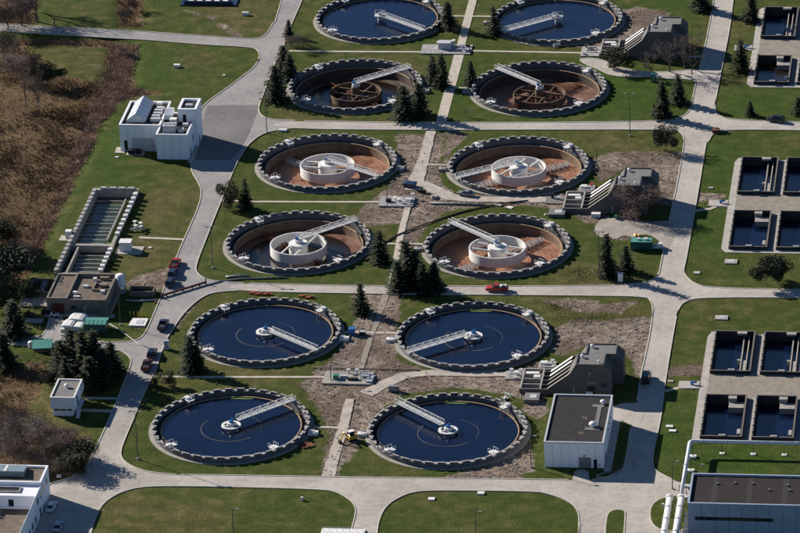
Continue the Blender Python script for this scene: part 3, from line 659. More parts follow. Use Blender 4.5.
# ------------------------------------------------------------------ rectangular basins on the right
def frame_walls(b, u0, u1, v0, v1, z0, z1, t=0.4):
    b.box(u0, u1, v0, v0 + t, z0, z1); b.box(u0, u1, v1 - t, v1, z0, z1); b.box(u0, u0 + t, v0 + t, v1 - t, z0, z1); b.box(u1 - t, u1, v0 + t, v1 - t, z0, z1); return b
gname = {0: 'middle', 2: 'lower', 4: 'top'}
for g in (0, 2, 4):
    (ua, va), (ub, vb) = BV[g], BV[g + 1]           # far row, near row
    # slab strips around and between the pits
    vtop, vbot = va, ub
    for nm, (a, b_, c_, d) in (('s', (81.6, 83.5, ub - 1.6, va + 1.2)),):
        p = [(a + 1.5, c_ - 0.3), (b_ + 0.02, c_ - 0.3), (b_ + 0.02, d), (a + .9, d), (a, d - 3), (a, c_ + 2)]
        struct(MB().prism_z(p, -0.3, 0.10).build('pavement', 'concrete'))
    struct(MB().box(83.53, 140, ub - 1.9, ub - 0.02, -0.3, 0.10).build('pavement', 'concrete'))
    struct(MB().box(83.53, 140, vb + 0.02, ua - 0.02, -0.3, 0.09).build('yard', 'gravel'))
    for r in (0, 1):
        v0, v1 = BV[g + r]
        for k in range(2):
            struct(MB().box(BU[k][1] + 0.02, BU[k][1] + 1.35, v0, v1, -0.3, 0.10).build('walkway', 'roofgrey'))  # grey asphalt strip, also painted dark for the basin wall's shadow
            struct(MB().box(BU[k][1] + 1.37, BU[k + 1][0] - 0.02, v0, v1, -0.3, 0.16).build('walkway', 'concrete'))
        for k, (u0, u1) in enumerate(BU[:2]):
            where = ('far' if r == 0 else 'near') + (' left' if k == 0 else ' right')
            t = thing('rectangular_basin', f'rectangular concrete basin of dark water, {where} one of the {gname[g]} group at right', 'basin', ((u0 + u1) / 2, (v0 + v1) / 2, 0), 0, 'rectangular basins along the right side')
            hw, hd = (u1 - u0) / 2, (v1 - v0) / 2
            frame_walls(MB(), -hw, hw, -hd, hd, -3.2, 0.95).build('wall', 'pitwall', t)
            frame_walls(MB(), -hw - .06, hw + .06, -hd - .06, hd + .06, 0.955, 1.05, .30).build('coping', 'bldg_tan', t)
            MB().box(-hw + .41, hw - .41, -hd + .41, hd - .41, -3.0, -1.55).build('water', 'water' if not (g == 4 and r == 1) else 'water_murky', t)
            if r == 0:
                MB().box(hw * .42, hw * .42 + .3, -hd + .41, hd - .41, -3, -0.2).box(hw * .68, hw * .68 + .3, -hd + .41, hd - .41, -3, -0.2).box(hw * .42 + .3, hw * .68, -hd + .41, -hd + 9, -3, -0.45).box(hw * .25, hw * .42, -hd + 8.6, -hd + 9.4, -3, -0.3).build('partition', 'apron', t)
                MB().cbox(hw * .35, hd - 1.1, 0.6, 2.4, 1.1, 0.5).build('gate_box', 'concrete', t)
            else:
                MB().box(hw - 4.2, hw - .41, hd - 5.0, hd - 2.0, -3, -0.1).box(hw - 4.4, hw - 2.4, hd - 2.0, hd - .41, -0.3, 0.9).build('inlet_platform', 'apron', t)
                MB().cbox(hw - 0.9, -hd + 3, 0.4, 0.8, 2.6, 0.5).build('weir_gate', 'coping', t)
            for q in range(6): inst('wall_bracket', shared('wb', lambda: MB().cbox(0, 0, 0, 0.35, 0.5, 0.35).mesh('wall_bracket', 'coping')), t, (-hw + 0.1, -hd + 2.5 + q * 3.6, 1.05))
            MB().cbox(0.3, -hd + .1, 1.05, 1.6, 0.7, 0.3).build('sluice_box', 'coping', t)
    # small pad with valves at the left entrance of each group
    y = (ua + vb) / 2
    MBp = thing('valve_pad', f'concrete pad with a blue valve at the {gname[g]} basins\' entrance', 'pad', (79.0, y, 0), 0, 'valve pads by the basins')
    MB().box(-2.6, 2.5, -2.0, 2.0, -0.2, 0.2).build('slab', 'concrete', MBp)
    MB().cyl(0.6, 0, 0.2, 1.0, 0.35, 12).tube([(0.6, 0, 0.8), (1.8, 0.2, 0.8)], 0.25).build('valve', 'paint_blue', MBp)

# ------------------------------------------------------------------ control buildings with the sloping fins (three alike)
def vent(par, x, y, z, r=0.45):
    MB().cyl(x, y, z, z + 0.55, r * .6, 14).dome(x, y, z + 0.55, r * 1.15, r * .8, 14).build('roof_vent', 'white', par)
def control_building(v0, label, sign):
    t = thing('control_building', label, 'building', (38.2, v0, 0), 0, 'grey control buildings with sloping fins')
    X = lambda u: u - 38.2
    MB().prism_y([(X(38.2), 0), (X(60.6), 0), (X(60.6), 6.1), (X(58.9), 7.9), (X(52.0), 7.9), (X(50.3), 5.1), (X(45.2), 1.3), (X(38.2), 1.3)], 0, 0.5).build('front_wall', 'bldg', t)
    MB().prism_y([(X(46.6), 0), (X(60.6), 0), (X(60.6), 6.1), (X(58.9), 7.9), (X(52.0), 7.9), (X(50.3), 5.1)], 0.5, 6.2).build('tower', 'bldg', t)
    MB().prism_y([(X(48.5), 0), (X(63.0), 0), (X(63.0), 6.3), (X(61.3), 7.9), (X(53.9), 7.9), (X(52.0), 5.1)], 6.2, 12.2).build('tower', 'bldg', t)
    rf = MB().box(X(52.3), X(58.6), 0.3, 6.4, 7.85, 7.93).box(X(54.2), X(61.0), 6.4, 11.9, 7.85, 7.93).build('roof', 'roofgrey', t)
    pp = MB()
    for a in ((52.0, 58.9, 0.0, 0.3), (52.0, 52.3, 0.3, 6.2), (58.6, 58.9, 0.3, 6.2), (52.0, 54.2, 6.2, 6.5), (53.9, 54.2, 6.5, 11.9), (53.9, 61.3, 11.9, 12.2), (61.0, 61.3, 6.2, 11.9), (58.9, 61.0, 6.2, 6.5)):
        pp.box(X(a[0]), X(a[1]), a[2], a[3], 7.91, 8.2)
    pp.build('parapet', 'bldg', rf)
    vent(rf, X(53.3), 4.4, 7.93); vent(rf, X(55.2), 10.2, 7.93); vent(rf, X(57.6), 1.6, 7.93, 0.3)
    for i, y in enumerate((2.6, 5.0, 7.4, 9.8)):
        MB().prism_y([(X(43.5), 0), (X(50), 0), (X(51.5), 6.0), (X(50.6), 5.6), (X(45.2), 1.3), (X(43.5), 1.3)], y, y + 0.35).build('fin', 'bldg', t)
    for i, y in enumerate((0.25, 2.78, 5.18, 7.58, 9.98)):
        wd = 0.52 if i < 3 else 0.95
        MB().bar((X(45.0), y, 1.36 + .02), (X(50.35), y, 5.40), wd, 0.12).build('fin_cap', 'white' if i >= 3 else 'apron', t)  # back caps white: sunlight on the fin tops put into the colour
    cb = MB(); cb.box(X(38.2), X(38.6), 0.5, 11.6, 0, 1.3); cb.box(X(38.6), X(52), 11.3, 11.7, 0, 1.3)
    cb.box(X(43.0), X(43.4), 0.5, 11.3, 0, 1.3)
    for y in (3.0, 6.0, 8.6): cb.box(X(38.6), X(43.0), y, y + .3, 0, 1.2)
    cb.build('channel_wall', 'apron', t)
    MB().box(X(38.6), X(46.6), 0.5, 11.3, -0.2, 0.12).build('channel_floor', 'dark', t)
    MB().cbox(X(40.5), 9.4, 0.9, 3.2, 1.4, 0.3).cbox(X(41.8), 7.2, 0.9, 1.6, 1.2, 0.5).build('gate_cover', 'white', t)
    MB().bar((X(43.2), 0.6, 1.75), (X(43.2), 11.0, 1.75), 0.07).bar((X(43.2), .6, 1.3), (X(43.2), .6, 1.75), .07).bar((X(43.2), 11., 1.3), (X(43.2), 11., 1.75), .07).build('handrail', 'galv', t)
    d = MB().box(X(54.8), X(56.7), -0.06, 0.02, 0, 2.3).build('door', 'dark', t); MB().cbox(X(56.4), -0.09, 1.0, 0.12, 0.06, 0.25).build('handle', 'galv', d)
    MB().box(X(54.8), X(56.8), -0.05, 0.02, 3.0, 3.55).build('louver', 'steel', t)
    MB().box(X(51.3), X(51.6), -0.06, 0.02, 0.2, 2.2).build('downpipe', 'coping', t)
    MB().box(X(55.2), X(55.5), -0.08, 0.02, 5.6, 5.9).build('wall_lamp', 'white', t)
    MB().box(X(60.59), X(60.66), 2.5, 4.2, 3.6, 5.2).build('window', 'glass', t); MB().box(X(62.99), X(63.06), 8.2, 9.6, 3.8, 5.2).build('window', 'glass', t)
    if sign: MB().box(X(58.0), X(59.6), -0.05, 0.02, 2.2, 3.3).build('sign_board', 'paint_navy', t)
    return t
control_building(-70.0, 'grey control building with sloping fins behind the dark-roofed white building', True)
control_building(39.8, 'grey control building with sloping fins behind the reddish bare tree', False)
control_building(151.2, 'grey control building with sloping fins at the top, shaded by bare trees', False)

# ------------------------------------------------------------------ the other buildings
def panels(par, x0, x1, y, z0, z1, n, material, axis='x', gap=0.09, t=0.08, skip=()):
    """vertical cladding panels on a wall plane; axis x: wall runs along X at y; axis y: runs along Y at x=y"""
    wdt = (x1 - x0) / n
    for i in range(n):
        a, b = x0 + i * wdt + gap / 2, x0 + (i + 1) * wdt - gap / 2
        bm_ = MB().box(a, b, y - t, y, z0, z1) if axis == 'x' else MB().box(y, y + t, a, b, z0, z1)
        bm_.build('wall_panel', material, par)
def roof_edge(par, x0, x1, y0, y1, z, h, wdt, material):
    return frame_walls(MB(), x0, x1, y0, y1, z, z + h, wdt).build('parapet', material, par)

# white building with dark ribbed roof (bottom centre)
t = thing('white_workshop', 'white panelled building with dark ribbed roof by the bottom road', 'building', (48.2, -109.1, 0))
wd, dp, h = 14.0, 25.7, 6.3
MB().box(0.1, wd - .1, 0.1, dp, 0, h).build('wall', 'galv', t)
panels(t, 0, 8.1, 0.1, 0.05, h, 4, 'whitewall'); panels(t, 8.1, wd, 0.1, 2.75, h, 3, 'whitewall'); panels(t, 11.0, wd, 0.1, 0.05, 2.72, 1, 'whitewall')
panels(t, 0.1, dp, wd - 0.1, 0.05, h, 10, 'whitewall', 'y')
rf = MB().box(0.4, wd - .4, 0.4, dp - .4, h - .1, h + .03).build('roof', 'roofdark', t)
roof_edge(rf, -0.05, wd + .05, -0.03, dp + .05, h + 0.005, 0.38, 0.42, 'galv')
for i in range(26): MB().box(0.75 + i * 0.5, 0.81 + i * 0.5, 0.45, dp - .45, h + .03, h + .075).build('roof_rib', 'roofdark', rf)
for (a, b, c_, d) in ((9.6, 12.4, 19.6, 20.9), (10.9, 11.9, 8.6, 19.6), (8.9, 12.6, 7.2, 8.6)): MB().box(a, b, c_, d, h + .08, h + .13).build('walkway_mat', 'roofgrey', rf)
vent(rf, 12.0, 21.5, h + .08, 0.6); vent(rf, 10.7, 9.2, h + .13, 0.85)
for (cx0, cy0) in ((8.2, 5.6), (8.4, 13.6)):
    MB().cbox(cx0, cy0, h + .078, .3, 2.2, .01, .5).cbox(cx0 + .1, cy0, h + .079, .3, 2.0, .01, -.6).cbox(cx0, cy0 + .2, h + .080, .25, 1.6, .01, 1.5).build('stain', 'roofold', rf)
d = MB().box(8.25, 10.85, -0.06, 0.05, 0, 2.7).build('roller_door', 'steel', t)
for i in range(5): MB().box(8.3, 10.8, -0.085, -0.065, 0.1 + i * .52, 0.5 + i * .52).build('slat', 'steel', d)
MB().box(11.6, 12.4, -0.05, 0.05, 0, 2.3).build('door', 'glass', t); MB().cbox(9.4, 0.0, 3.0, .35, .3, .3).build('wall_lamp', 'dark', t); MB().cbox(12.9, 0.0, 0.6, .4, .2, .5).build('meter_box', 'galv', t)
MB().box(14.15, 14.2, 3, 3.9, 0, 2.2).build('door', 'glass', t)
for y in (12, 15, 18): MB().cbox(14.05, y, 4.2, .15, .4, .4).build('wall_lamp', 'dark', t)
struct(MB().box(62.25, 64.0, -110.6, -83.4, -0.2, 0.16).build('pavement', 'concrete'))

# large hall bottom right
t = thing('blue_hall', 'large blue-grey panelled hall with dark brown roof in the lower right corner', 'building', (84.2, -142.0, 0))
wd, dp, h = 46.0, 15.0, 8.0
MB().box(0.1, wd, 0.1, dp, 0, h).build('wall', 'steel', t)
panels(t, 0, wd, 0.1, 0.05, 4.15, 15, 'bluewall'); panels(t, 0, 1.6, 0.1, 4.2, 5.0, 1, 'bluewall'); panels(t, 19.2, wd, 0.1, 4.2, 5.0, 8, 'bluewall'); panels(t, 0, wd, 0.1, 5.05, h, 15, 'bluewall')
wn = MB().box(1.6, 19.2, 0.02, 0.12, 4.16, 5.04).build('window_strip', 'glass', t)
for i in range(9): MB().box(1.6 + i * 2.2 - .04, 1.6 + i * 2.2 + .04, -.02, 0.02, 4.2, 5.0).build('mullion', 'steel', wn)
rf = MB().box(0.3, wd, 0.4, dp - .4, h - .1, h + .02).build('roof', 'roofbrown', t)
roof_edge(rf, -0.06, wd, -0.04, dp + .05, h + .004, 0.5, 0.45, 'bluewall')
for (x, y) in ((6, 10.5), (10, 11), (14, 11), (18, 8), (22, 10.5), (22.6, 8)): MB().cbox(x, y, h + .02, .5, .5, .35).build('roof_curb', 'roofgrey', rf)
for x in (5, 13, 21, 29): MB().box(x, x + 1.2, 0.5, dp - .5, h + .022, h + .03).build('roof_seam', 'roofdark', rf)

# white hall upper left with gabled skylight
t = thing('white_hall', 'white flat-roofed hall with gabled rooflight beside the left road', 'building', (-87.9, 72.0, 0))
MB().box(0.1, 11.3, 5.6, 23.0, 0, 7.3).build('wall', 'galv', t)
panels(t, 0, 11.0, 5.6, 0.05, 7.3, 5, 'whitewall')
rf = MB().box(0.5, 11.2, 6.0, 22.6, 7.25, 7.33).build('roof', 'roofdark', t); roof_edge(rf, -0.05, 11.6, 5.5, 23.05, 7.305, 0.6, 0.5, 'whitewall')
g = MB().prism_y([(1.6, 7.34), (6.8, 7.34), (6.8, 8.0), (4.2, 9.9), (1.6, 8.0)], 8.6, 22.0).build('rooflight', 'skylight', t)
for i in range(6):
    y = 8.6 + i * 2.68; MB().bar((1.58, y, 8.03), (4.2, y, 9.95), .12, .06).bar((4.2, y, 9.95), (6.82, y, 8.03), .12, .06).build('glazing_bar', 'galv', g)
for (x, y, a, b_, c_) in ((8.6, 21, 1.6, 1.2, 1.0), (9.4, 18.6, 2.2, .8, .6), (9.2, 16.6, 2.4, 1.0, .7), (9.3, 14.4, 2.4, 1.0, .7), (9.2, 12.2, 2.2, 1.0, .8), (9.5, 9.8, 2.6, 1.2, .9)):
    MB().cbox(x, y, 7.33, a, b_, c_).build('roof_unit', 'galv' if y < 18 else 'white', rf)
MB().box(11.3, 20.0, 0.1, 16.0, 0, 7.0).build('wall', 'galv', t)
panels(t, 11.3, 20.0, 0.1, 0.05, 7.0, 4, 'whitewall'); panels(t, 0.1, 10.5, 20.0, 0.05, 7.0, 4, 'whitewall', 'y')
rf2 = MB().box(11.7, 19.6, 0.5, 15.8, 6.95, 7.03).build('roof', 'roofdark', t); roof_edge(rf2, 11.25, 20.1, -0.02, 16.0, 7.005, 0.5, 0.45, 'whitewall')
ac = MB().box(12.8, 16.4, 2.4, 5.0, 7.03, 9.0).build('air_handler', 'galv', rf2)
for i in range(3): MB().cyl(13.5 + i * 1.1, 3.7, 9.0, 9.15, .42, 14).build('fan', 'steel', ac)
MB().cbox(14.6, 9.2, 7.03, 2.0, 1.6, 1.4).build('roof_unit', 'white', rf2); MB().cbox(17.8, 3.2, 7.03, 1.5, 1.4, 1.0).build('roof_unit', 'galv', rf2); MB().cbox(18.4, 7.2, 7.03, 1.6, 1.2, .8).build('roof_unit', 'galv', rf2)
MB().prism_x([(10.4, 7.5), (15.4, 7.5), (15.4, 9.2), (12.9, 9.9), (10.4, 8.8)], 11.8, 13.9).build('stair_hood', 'skylight', t)
MB().box(15.8, 21.0, 10.1, 18.0, 0, 10.3).build('tower', 'whitewall', t); roof_edge(t, 15.75, 21.05, 10.05, 18.05, 10.305, 0.6, 0.7, 'whitewall')
MB().box(16.5, 20.3, 10.8, 17.3, 10.2, 10.34).build('roof', 'dark', t); MB().cbox(18.4, 13.6, 10.34, 2.0, 1.0, .6).build('roof_unit', 'galv', t)
MB().box(17.2, 18.1, 10.0, 10.12, 7.05, 9.2).build('door', 'glass', t); MB().box(21.0, 21.05, 12, 13, 0, 2.4).build('door', 'glass', t); MB().box(20.08, 20.14, 3, 3.9, 0, 2.4).build('door', 'glass', t); MB().box(20.08, 20.14, 7.2, 8.4, 2.5, 4.5).build('window', 'glass', t)
MB().box(1.2, 2.1, 5.46, 5.56, 0.3, 3.2).build('door', 'glass', t)
lt = MB()
for x in (3.6, 6.4, 9.4): lt.bar((x, 5.0, .2), (x, 5.0, 4.0), .12)
for z in (4.0, 2.0): lt.bar((3.6, 5.0, z), (9.4, 5.0, z), .12)
lt.build('louver_frame', 'galv', t); MB().box(3.7, 9.3, 5.15, 5.5, .4, 3.9).build('louver_screen', 'galv', t)
MB().cbox(3.4, 3.6, 0.1, 1.5, 1.2, 1.2).cbox(5.4, 3.6, 0.1, 1.5, 1.2, 1.2).build('cooling_units', 'dark', t)
MB().box(2.0, 7.0, 2.6, 4.9, -0.1, 0.12).box(-1.5, 1.4, 4.0, 8.0, -0.1, 0.12).build('pad', 'concrete', t)
struct(MB().box(-67.75, -66.5, 70, 86, -0.2, 0.14).build('pavement', 'concrete'))

# small white kiosk building, lower left
t = thing('white_kiosk', 'small white building with grey flat roof between reeds and left road', 'building', (-74.0, -88.0, 0))
MB().box(0.4, 5.4, 0.3, 10, 0, 1.35).build('base_wall', 'whitewall', t); w_ = MB().box(0.7, 5.2, 0.6, 9.8, 1.34, 2.0).build('window_band', 'glass', t)
for i in range(4): MB().box(0.45 + i * 1.6, 0.7 + i * 1.6, .35, .6, 1.36, 1.98).build('mullion', 'white', w_)
MB().box(0, 6.0, 0, 10.4, 2.0, 4.8).build('upper_wall', 'whitewall', t)
rf = MB().box(0.35, 5.65, .35, 10.05, 4.75, 4.83).build('roof', 'roofgrey', t); roof_edge(rf, -0.05, 6.05, -0.05, 10.45, 4.81, .32, .38, 'white'); vent(rf, 2.9, 6.2, 4.83, .55)
MB().box(6.0, 6.08, 2.5, 3.5, 2.1, 4.2).build('door', 'glass', t); MB().box(6.05, 7.3, 1.8, 5.4, 1.9, 2.05).bar((6.7, 1.8, 2.0), (6.7, -.8, 0), 1.0, .12).bar((7.2, 1.8, 3.0), (7.2, 5.4, 3.0), .06).build('stair', 'galv', t)
MB().box(6.05, 6.6, 7, 9, 3.6, 4.8).build('wall_unit', 'white', t)

# white building in the lower left corner
t = thing('corner_building', 'white building with glazed rooflight in the lower left corner', 'building', (-66.0, -129.0, 0))
MB().box(-40, 0, -8.6, 0, 0, 7.0).build('wall', 'whitewall', t)
MB().box(-40, 0, -14.0, -8.6, 0, 6.6).build('wall', 'whitewall', t); MB().box(-40, 0, -40, -14, 0, 3.4).build('wall', 'whitewall', t)
panels(t, -40, 0, 0.0, 0.05, 6.9, 20, 'whitewall', 'y')
rf = MB().box(-39.6, -.4, -8.2, -.4, 6.95, 7.03).build('roof', 'roofold', t); roof_edge(rf, -40, .12, -8.65, .05, 7.005, .5, .5, 'whitewall')
sk = MB().prism_x([(-5.2, 7.04), (-0.9, 7.04), (-0.9, 7.9), (-5.2, 8.4)][::-1], -39, -4.6).build('rooflight', 'solar', t)
for i in range(5): MB().bar((-38 + i * 7.2, -5.2, 8.44), (-38 + i * 7.2, -.9, 7.94), .5, .06).build('glazing_bar', 'white', sk)
for i in range(40): MB().bar((-38.6 + i * .85, -5.2, 8.42), (-38.6 + i * .85, -.9, 7.92), .06, .04).build('glazing_bar', 'galv', sk)
MB().box(-20, -4.5, -12.2, -10.2, 6.58, 6.64).build('roof_hatch', 'dark', t); roof_edge(t, -20.3, -4.2, -12.5, -9.9, 6.605, .3, .3, 'coping')
MB().box(-6.6, -5.4, -14.1, -13.98, 3.5, 5.6).build('door', 'glass', t); roof_edge(t, -40, 0.1, -40, -14.02, 3.405, .5, .45, 'whitewall')
MB().cbox(-10.8, -17.4, 3.41, 1.6, 1.5, 1.1).build('air_unit', 'white', t); MB().cbox(-8.8, -17.2, 3.41, 1.4, 1.0, .8).cbox(-8.6, -18.8, 3.41, 1.8, .5, .6).build('duct', 'galv', t); MB().box(-39, -.6, -39, -14.2, 3.36, 3.42).build('roof', 'roofold', t)
for i in range(10):
    y = -3 - i * 3.4; zt = 5.6 if y > -14 else 2.6
    MB().box(0.07, 0.13, y - .7, y + .7, zt - 1.5, zt).build('window', 'glass', t)
MB().box(0.07, .13, -12, -10.8, 0, 2.3).build('door', 'glass', t)

# pump house and its open channels at the foot of the filter basin
t = thing('pump_house', 'old tan pump house with brown flat roof at the foot of the filter basin', 'building', (-86.8, -29.4, 0))
MB().box(0, 15.4, 0, 17.0, 0, 3.7).build('wall', 'bldg_tan', t)
pr = frame_walls(MB(), -0.05, 5.4, -0.05, 15, 3.705, 4.5, .5); pr.box(5.4, 15.4, 0, .35, 3.705, 4.1).box(5.4, 15.4, 14.6, 15.4, 3.705, 4.7).box(10.6, 11.0, 6, 11, 3.705, 4.3).box(11.0, 15.4, 6, 6.4, 3.705, 4.3).box(14.9, 15.4, .35, 14.6, 3.705, 4.2); pr.build('parapet', 'bldg_tan', t)
MB().box(.5, 4.9, .5, 14.4, 3.68, 4.2).build('roof', 'roofold', t); MB().box(5.45, 14.85, .4, 14.5, 3.68, 3.74).build('roof', 'roofold', t)
for (x, y, a, b_, c_, mm) in ((6.6, 4.2, 1.0, .8, .7, 'white'), (7.4, 2.2, 1.6, .6, .4, 'white'), (10.2, 12.5, .9, .9, .8, 'white'), (13.6, 5.0, 1.1, .8, .8, 'white'), (8.6, 8.5, 1.4, 1.0, .5, 'galv'), (13.2, 8.8, 1.8, 1.6, .9, 'bldg_tan'), (12.6, 13.2, 2.4, .6, .8, 'weir')): MB().cbox(x, y, 3.74, a, b_, c_).build('roof_unit', mm, t)
MB().box(1.2, 4.4, -.08, .05, 0, 2.9).build('roller_door', 'paint_maroon', t); MB().box(9.4, 10.2, -.06, .05, 0, 2.4).build('door', 'coping', t); MB().box(6.2, 7.4, -.06, .05, 1.4, 2.4).build('window', 'glass', t)
MB().box(14.0, 16.6, -1.2, 15, 0, 1.6).build('buttress', 'bldg_tan', t); MB().box(-.6, 17.5, -1.6, -.1, -.2, .18).build('plinth', 'concrete', t)
t = thing('open_channels', 'open concrete channels on the left side of the old pump house', 'basin', (-94.0, -20.0, 0))
w_ = frame_walls(MB(), 0, 7.0, 0, 8.0, 0, 1.8, .35); w_.box(2.8, 3.1, .35, 7.6, 0, 1.8).box(3.9, 4.2, .35, 7.6, 0, 1.8); w_.build('wall', 'bldg_tan', t); MB().box(.36, 6.6, .36, 7.6, 0, .2).build('floor', 'dark', t)
MB().box(3.1, 3.9, .36, 7.6, 1.2, 1.5).build('walkway', 'coping', t); MB().box(-1, 6.9, -5.5, -.1, -.1, .3).build('slab', 'apron', t)
t = thing('steel_silo', 'white vertical silo with domed top beside the old pump house', 'silo', (*G(121, 291.5), 0))
MB().cyl(0, 0, .3, 4.5, 1.2, 26).dome(0, 0, 4.5, 1.2, .5, 26).build('shell', 'white', t, True); MB().cyl(0, 0, -.1, .3, 1.5, 26).build('base', 'concrete', t); MB().bar((1.3, 0, .3), (1.3, 0, 4.8), .08).bar((1.3, .5, .3), (1.3, .5, 4.8), .08).build('ladder', 'galv', t)
x, y = G(129, 296.5); t = thing('concrete_trough', 'long low concrete trough running right from the silo', 'trough', (x, y, 0))
frame_walls(MB(), 0, 6.4, 0, 3.6, -.2, 1.5, .3).build('wall', 'bldg_tan', t); MB().box(.3, 6.1, .3, 3.3, 0, .6).build('water', 'water_murky', t)

# filter basin with baffles
x0, x1, y0, y1 = FILTER
t = thing('filter_basin', 'long sunken filter basin with rows of baffles, right of the reed bed', 'basin', (x0, y0, 0))
W_, H_ = x1 - x0, y1 - y0; yc = 12.0 - y0
b = MB(); b.box(0, .9, 0, H_, -3, 1.1); b.box(.9, W_, H_ - 1.4, H_, -3, 1.1); b.box(W_ - .9, W_, 0, H_ - 1.4, -3, 1.0); b.box(.9, W_ - .9, yc - .6, yc + .6, -3, .9); b.box(.9, W_ - .9, 0, .6, -3, .9); b.box(2.6, 3.1, .6, yc - .6, -3, .6); b.build('wall', 'apron', t)
MB().box(.9, W_ - .9, .6, H_ - 1.4, -3, -1.0).build('water', 'water_green', t)
MB().box(W_ - 3.2, W_ - 2.9, yc + 6, H_ - 4, -2.5, -.2).build('partition', 'coping', t)
MB().box(W_ - 2.85, W_ - .95, yc + .6, H_ - 1.5, -2, -.95).build('algae_channel', 'algae', t)
bf = shared('baffle', lambda: MB().box(0, 7.6, -.13, .13, -2, -.72).mesh('baffle', 'coping'))
for i in range(13): inst('baffle', bf, t, (1.0, yc + 2.2 + i * 2.55, -.1 * (i % 3)))
for i in range(6): inst('baffle', bf, t, (3.2, 2.2 + i * 2.6, 0))
bl = shared('fblock', lambda: MB().box(-.6, .6, -.55, .55, 0, .7).mesh('wall_block', 'white'))
for i in range(10): inst('wall_block', bl, t, (W_ - .2, yc + 6.5 + i * 2.9, 1.0))
for i in range(6): inst('wall_block', bl, t, (W_ - .2, 1.5 + i * 2.6, 1.0))
bl2 = shared('fblock2', lambda: MB().box(-.5, .5, -.9, .9, 0, .5).mesh('coping_block', 'coping'))
for i in range(21): inst('coping_block', bl2, t, (.3, 1.4 + i * 2.6, 1.1))
for i in range(4): inst('coping_block', bl2, t, (2.6 + i * 2.5, H_ - .6, 1.1)).rotation_euler.z = math.pi / 2
t = thing('equipment_box', 'large white equipment box on a pad right of the filter basin', 'box', (*G(126, 250), 0))
MB().cbox(0, 0, .15, 3.0, 2.6, 2.4).build('body', 'white', t); MB().cbox(0, 0, 2.55, 3.2, 2.8, .12).build('lid', 'white', t); MB().cbox(1.0, -.4, -.2, 7, 5, .36).build('pad', 'concrete', t)
t = thing('valve_cluster', 'cluster of white valves and pipes at the basin\'s right edge', 'valves', (*G(136, 231), 0))
for (a, b_, c_) in ((0, 0, 1.6), (1.2, .6, 1.1), (-.6, 2.0, 1.9), (.8, 2.6, 1.2)): MB().cyl(a, b_, 0, c_, .22, 10).cyl(a, b_, c_, c_ + .12, .55, 12).build('valve', 'white', t)
MB().tube([(-1.5, -.3, .6), (0, 0, .7), (1.2, .6, .7), (1.6, 1.8, .6)], .28).build('pipe', 'galv', t)
t = thing('equipment_box', 'small white cabinet on a pad left of the filter basin', 'box', (*G(69, 238), 0)); MB().cbox(0, 0, .1, 1.6, 1.6, 2.1).build('body', 'white', t); MB().cbox(-.6, -.2, -.2, 3.6, 3.4, .3).build('pad', 'concrete', t)

# ------------------------------------------------------------------ overhead pipes at lower right
def arc(p, q, r, n=6):      # corner rounding helper: p->corner q handled by caller
    return [p, q]
pz = 3.1
e = G(690, 441, pz); bx = 150
t = thing('overhead_pipe', 'white overhead pipe on legs, running along the basins then toward the camera', 'pipe', (e[0], e[1], 0))
run2 = G(682, 497, pz)
MB().tube([(bx - e[0], 0, pz), (1.2, 0, pz), (.5, -.15, pz), (.1, -.6, pz), (0, -1.4, pz), (-.1, run2[1] - e[1], pz)], .46, 14).build('pipe', 'pipewhite', t, True)
for i in range(9): MB().tube([(3 + i * 5.5, 0, pz), (3.18 + i * 5.5, 0, pz)], .54, 14).build('flange', 'galv', t)
for i in range(4):
    x = 7.5 + i * 7.3; MB().bar((x, 0, -.1), (x, 0, pz - .4), .16).bar((x - .45, 0, pz - .5), (x + .45, 0, pz - .5), .12).build('leg', 'steel', t); MB().cbox(x, 0, -.1, 1.2, 1.0, .25).build('footing', 'white', t)
for y in (-2.2, -9.5, -17.5, -23):
    MB().bar((-.8, y, -.1), (-.8, y, pz + .3), .18).bar((.8, y, -.1), (.8, y, pz + .3), .18).bar((-.8, y, pz - .55), (.8, y, pz - .55), .16).build('support_frame', 'steel', t); MB().cbox(0.8, y, -.1, 1.6, 1.2, .5).build('footing', 'white', t)
MB().ring(.46, .62, -.12, .12, 20).build('flange', 'galv', t, loc=(-.05, -13, pz)).rotation_euler.x = math.pi / 2
for nm, px, rr, zz in (('left', 669.5, .72, 3.6), ('right', 681, .72, 3.6)):
    a = G(px, 498, zz); b_ = (a[0] - .1, a[1] - 45)
    t = thing('overhead_pipe', f'thick white pipe at the bottom edge beside the hall, {nm} of the two', 'pipe', (a[0], a[1], 0), 0, 'thick pipes by the hall')
    MB().tube([(0, 0, zz), (0, -45, zz)], rr, 18).build('pipe', 'pipewhite', t, True)
    MB().tube([(0, .35, zz), (0, -.4, zz)], rr + .22, 18).build('end_flange', 'white', t)
    for q in range(5): MB().tube([(0, -5 - q * 6, zz), (0, -5.3 - q * 6, zz)], rr + .12, 18).build('flange', 'galv', t)
    for y in (-2, -12, -24, -36): MB().bar((-.7, y, -.1), (-.7, y, zz - .2), .2).bar((.7, y, -.1), (.7, y, zz - .2), .2).bar((-.9, y, zz - rr - .1), (.9, y, zz - rr - .1), .2).build('support_frame', 'steel', t)
    if nm == 'right':
        for q in range(4): MB().cbox(1.8, -3 - q * 3.2, .0, 1.3, 1.5, 1.2 + .4 * (q % 2)).build('valve_box', 'white', t)

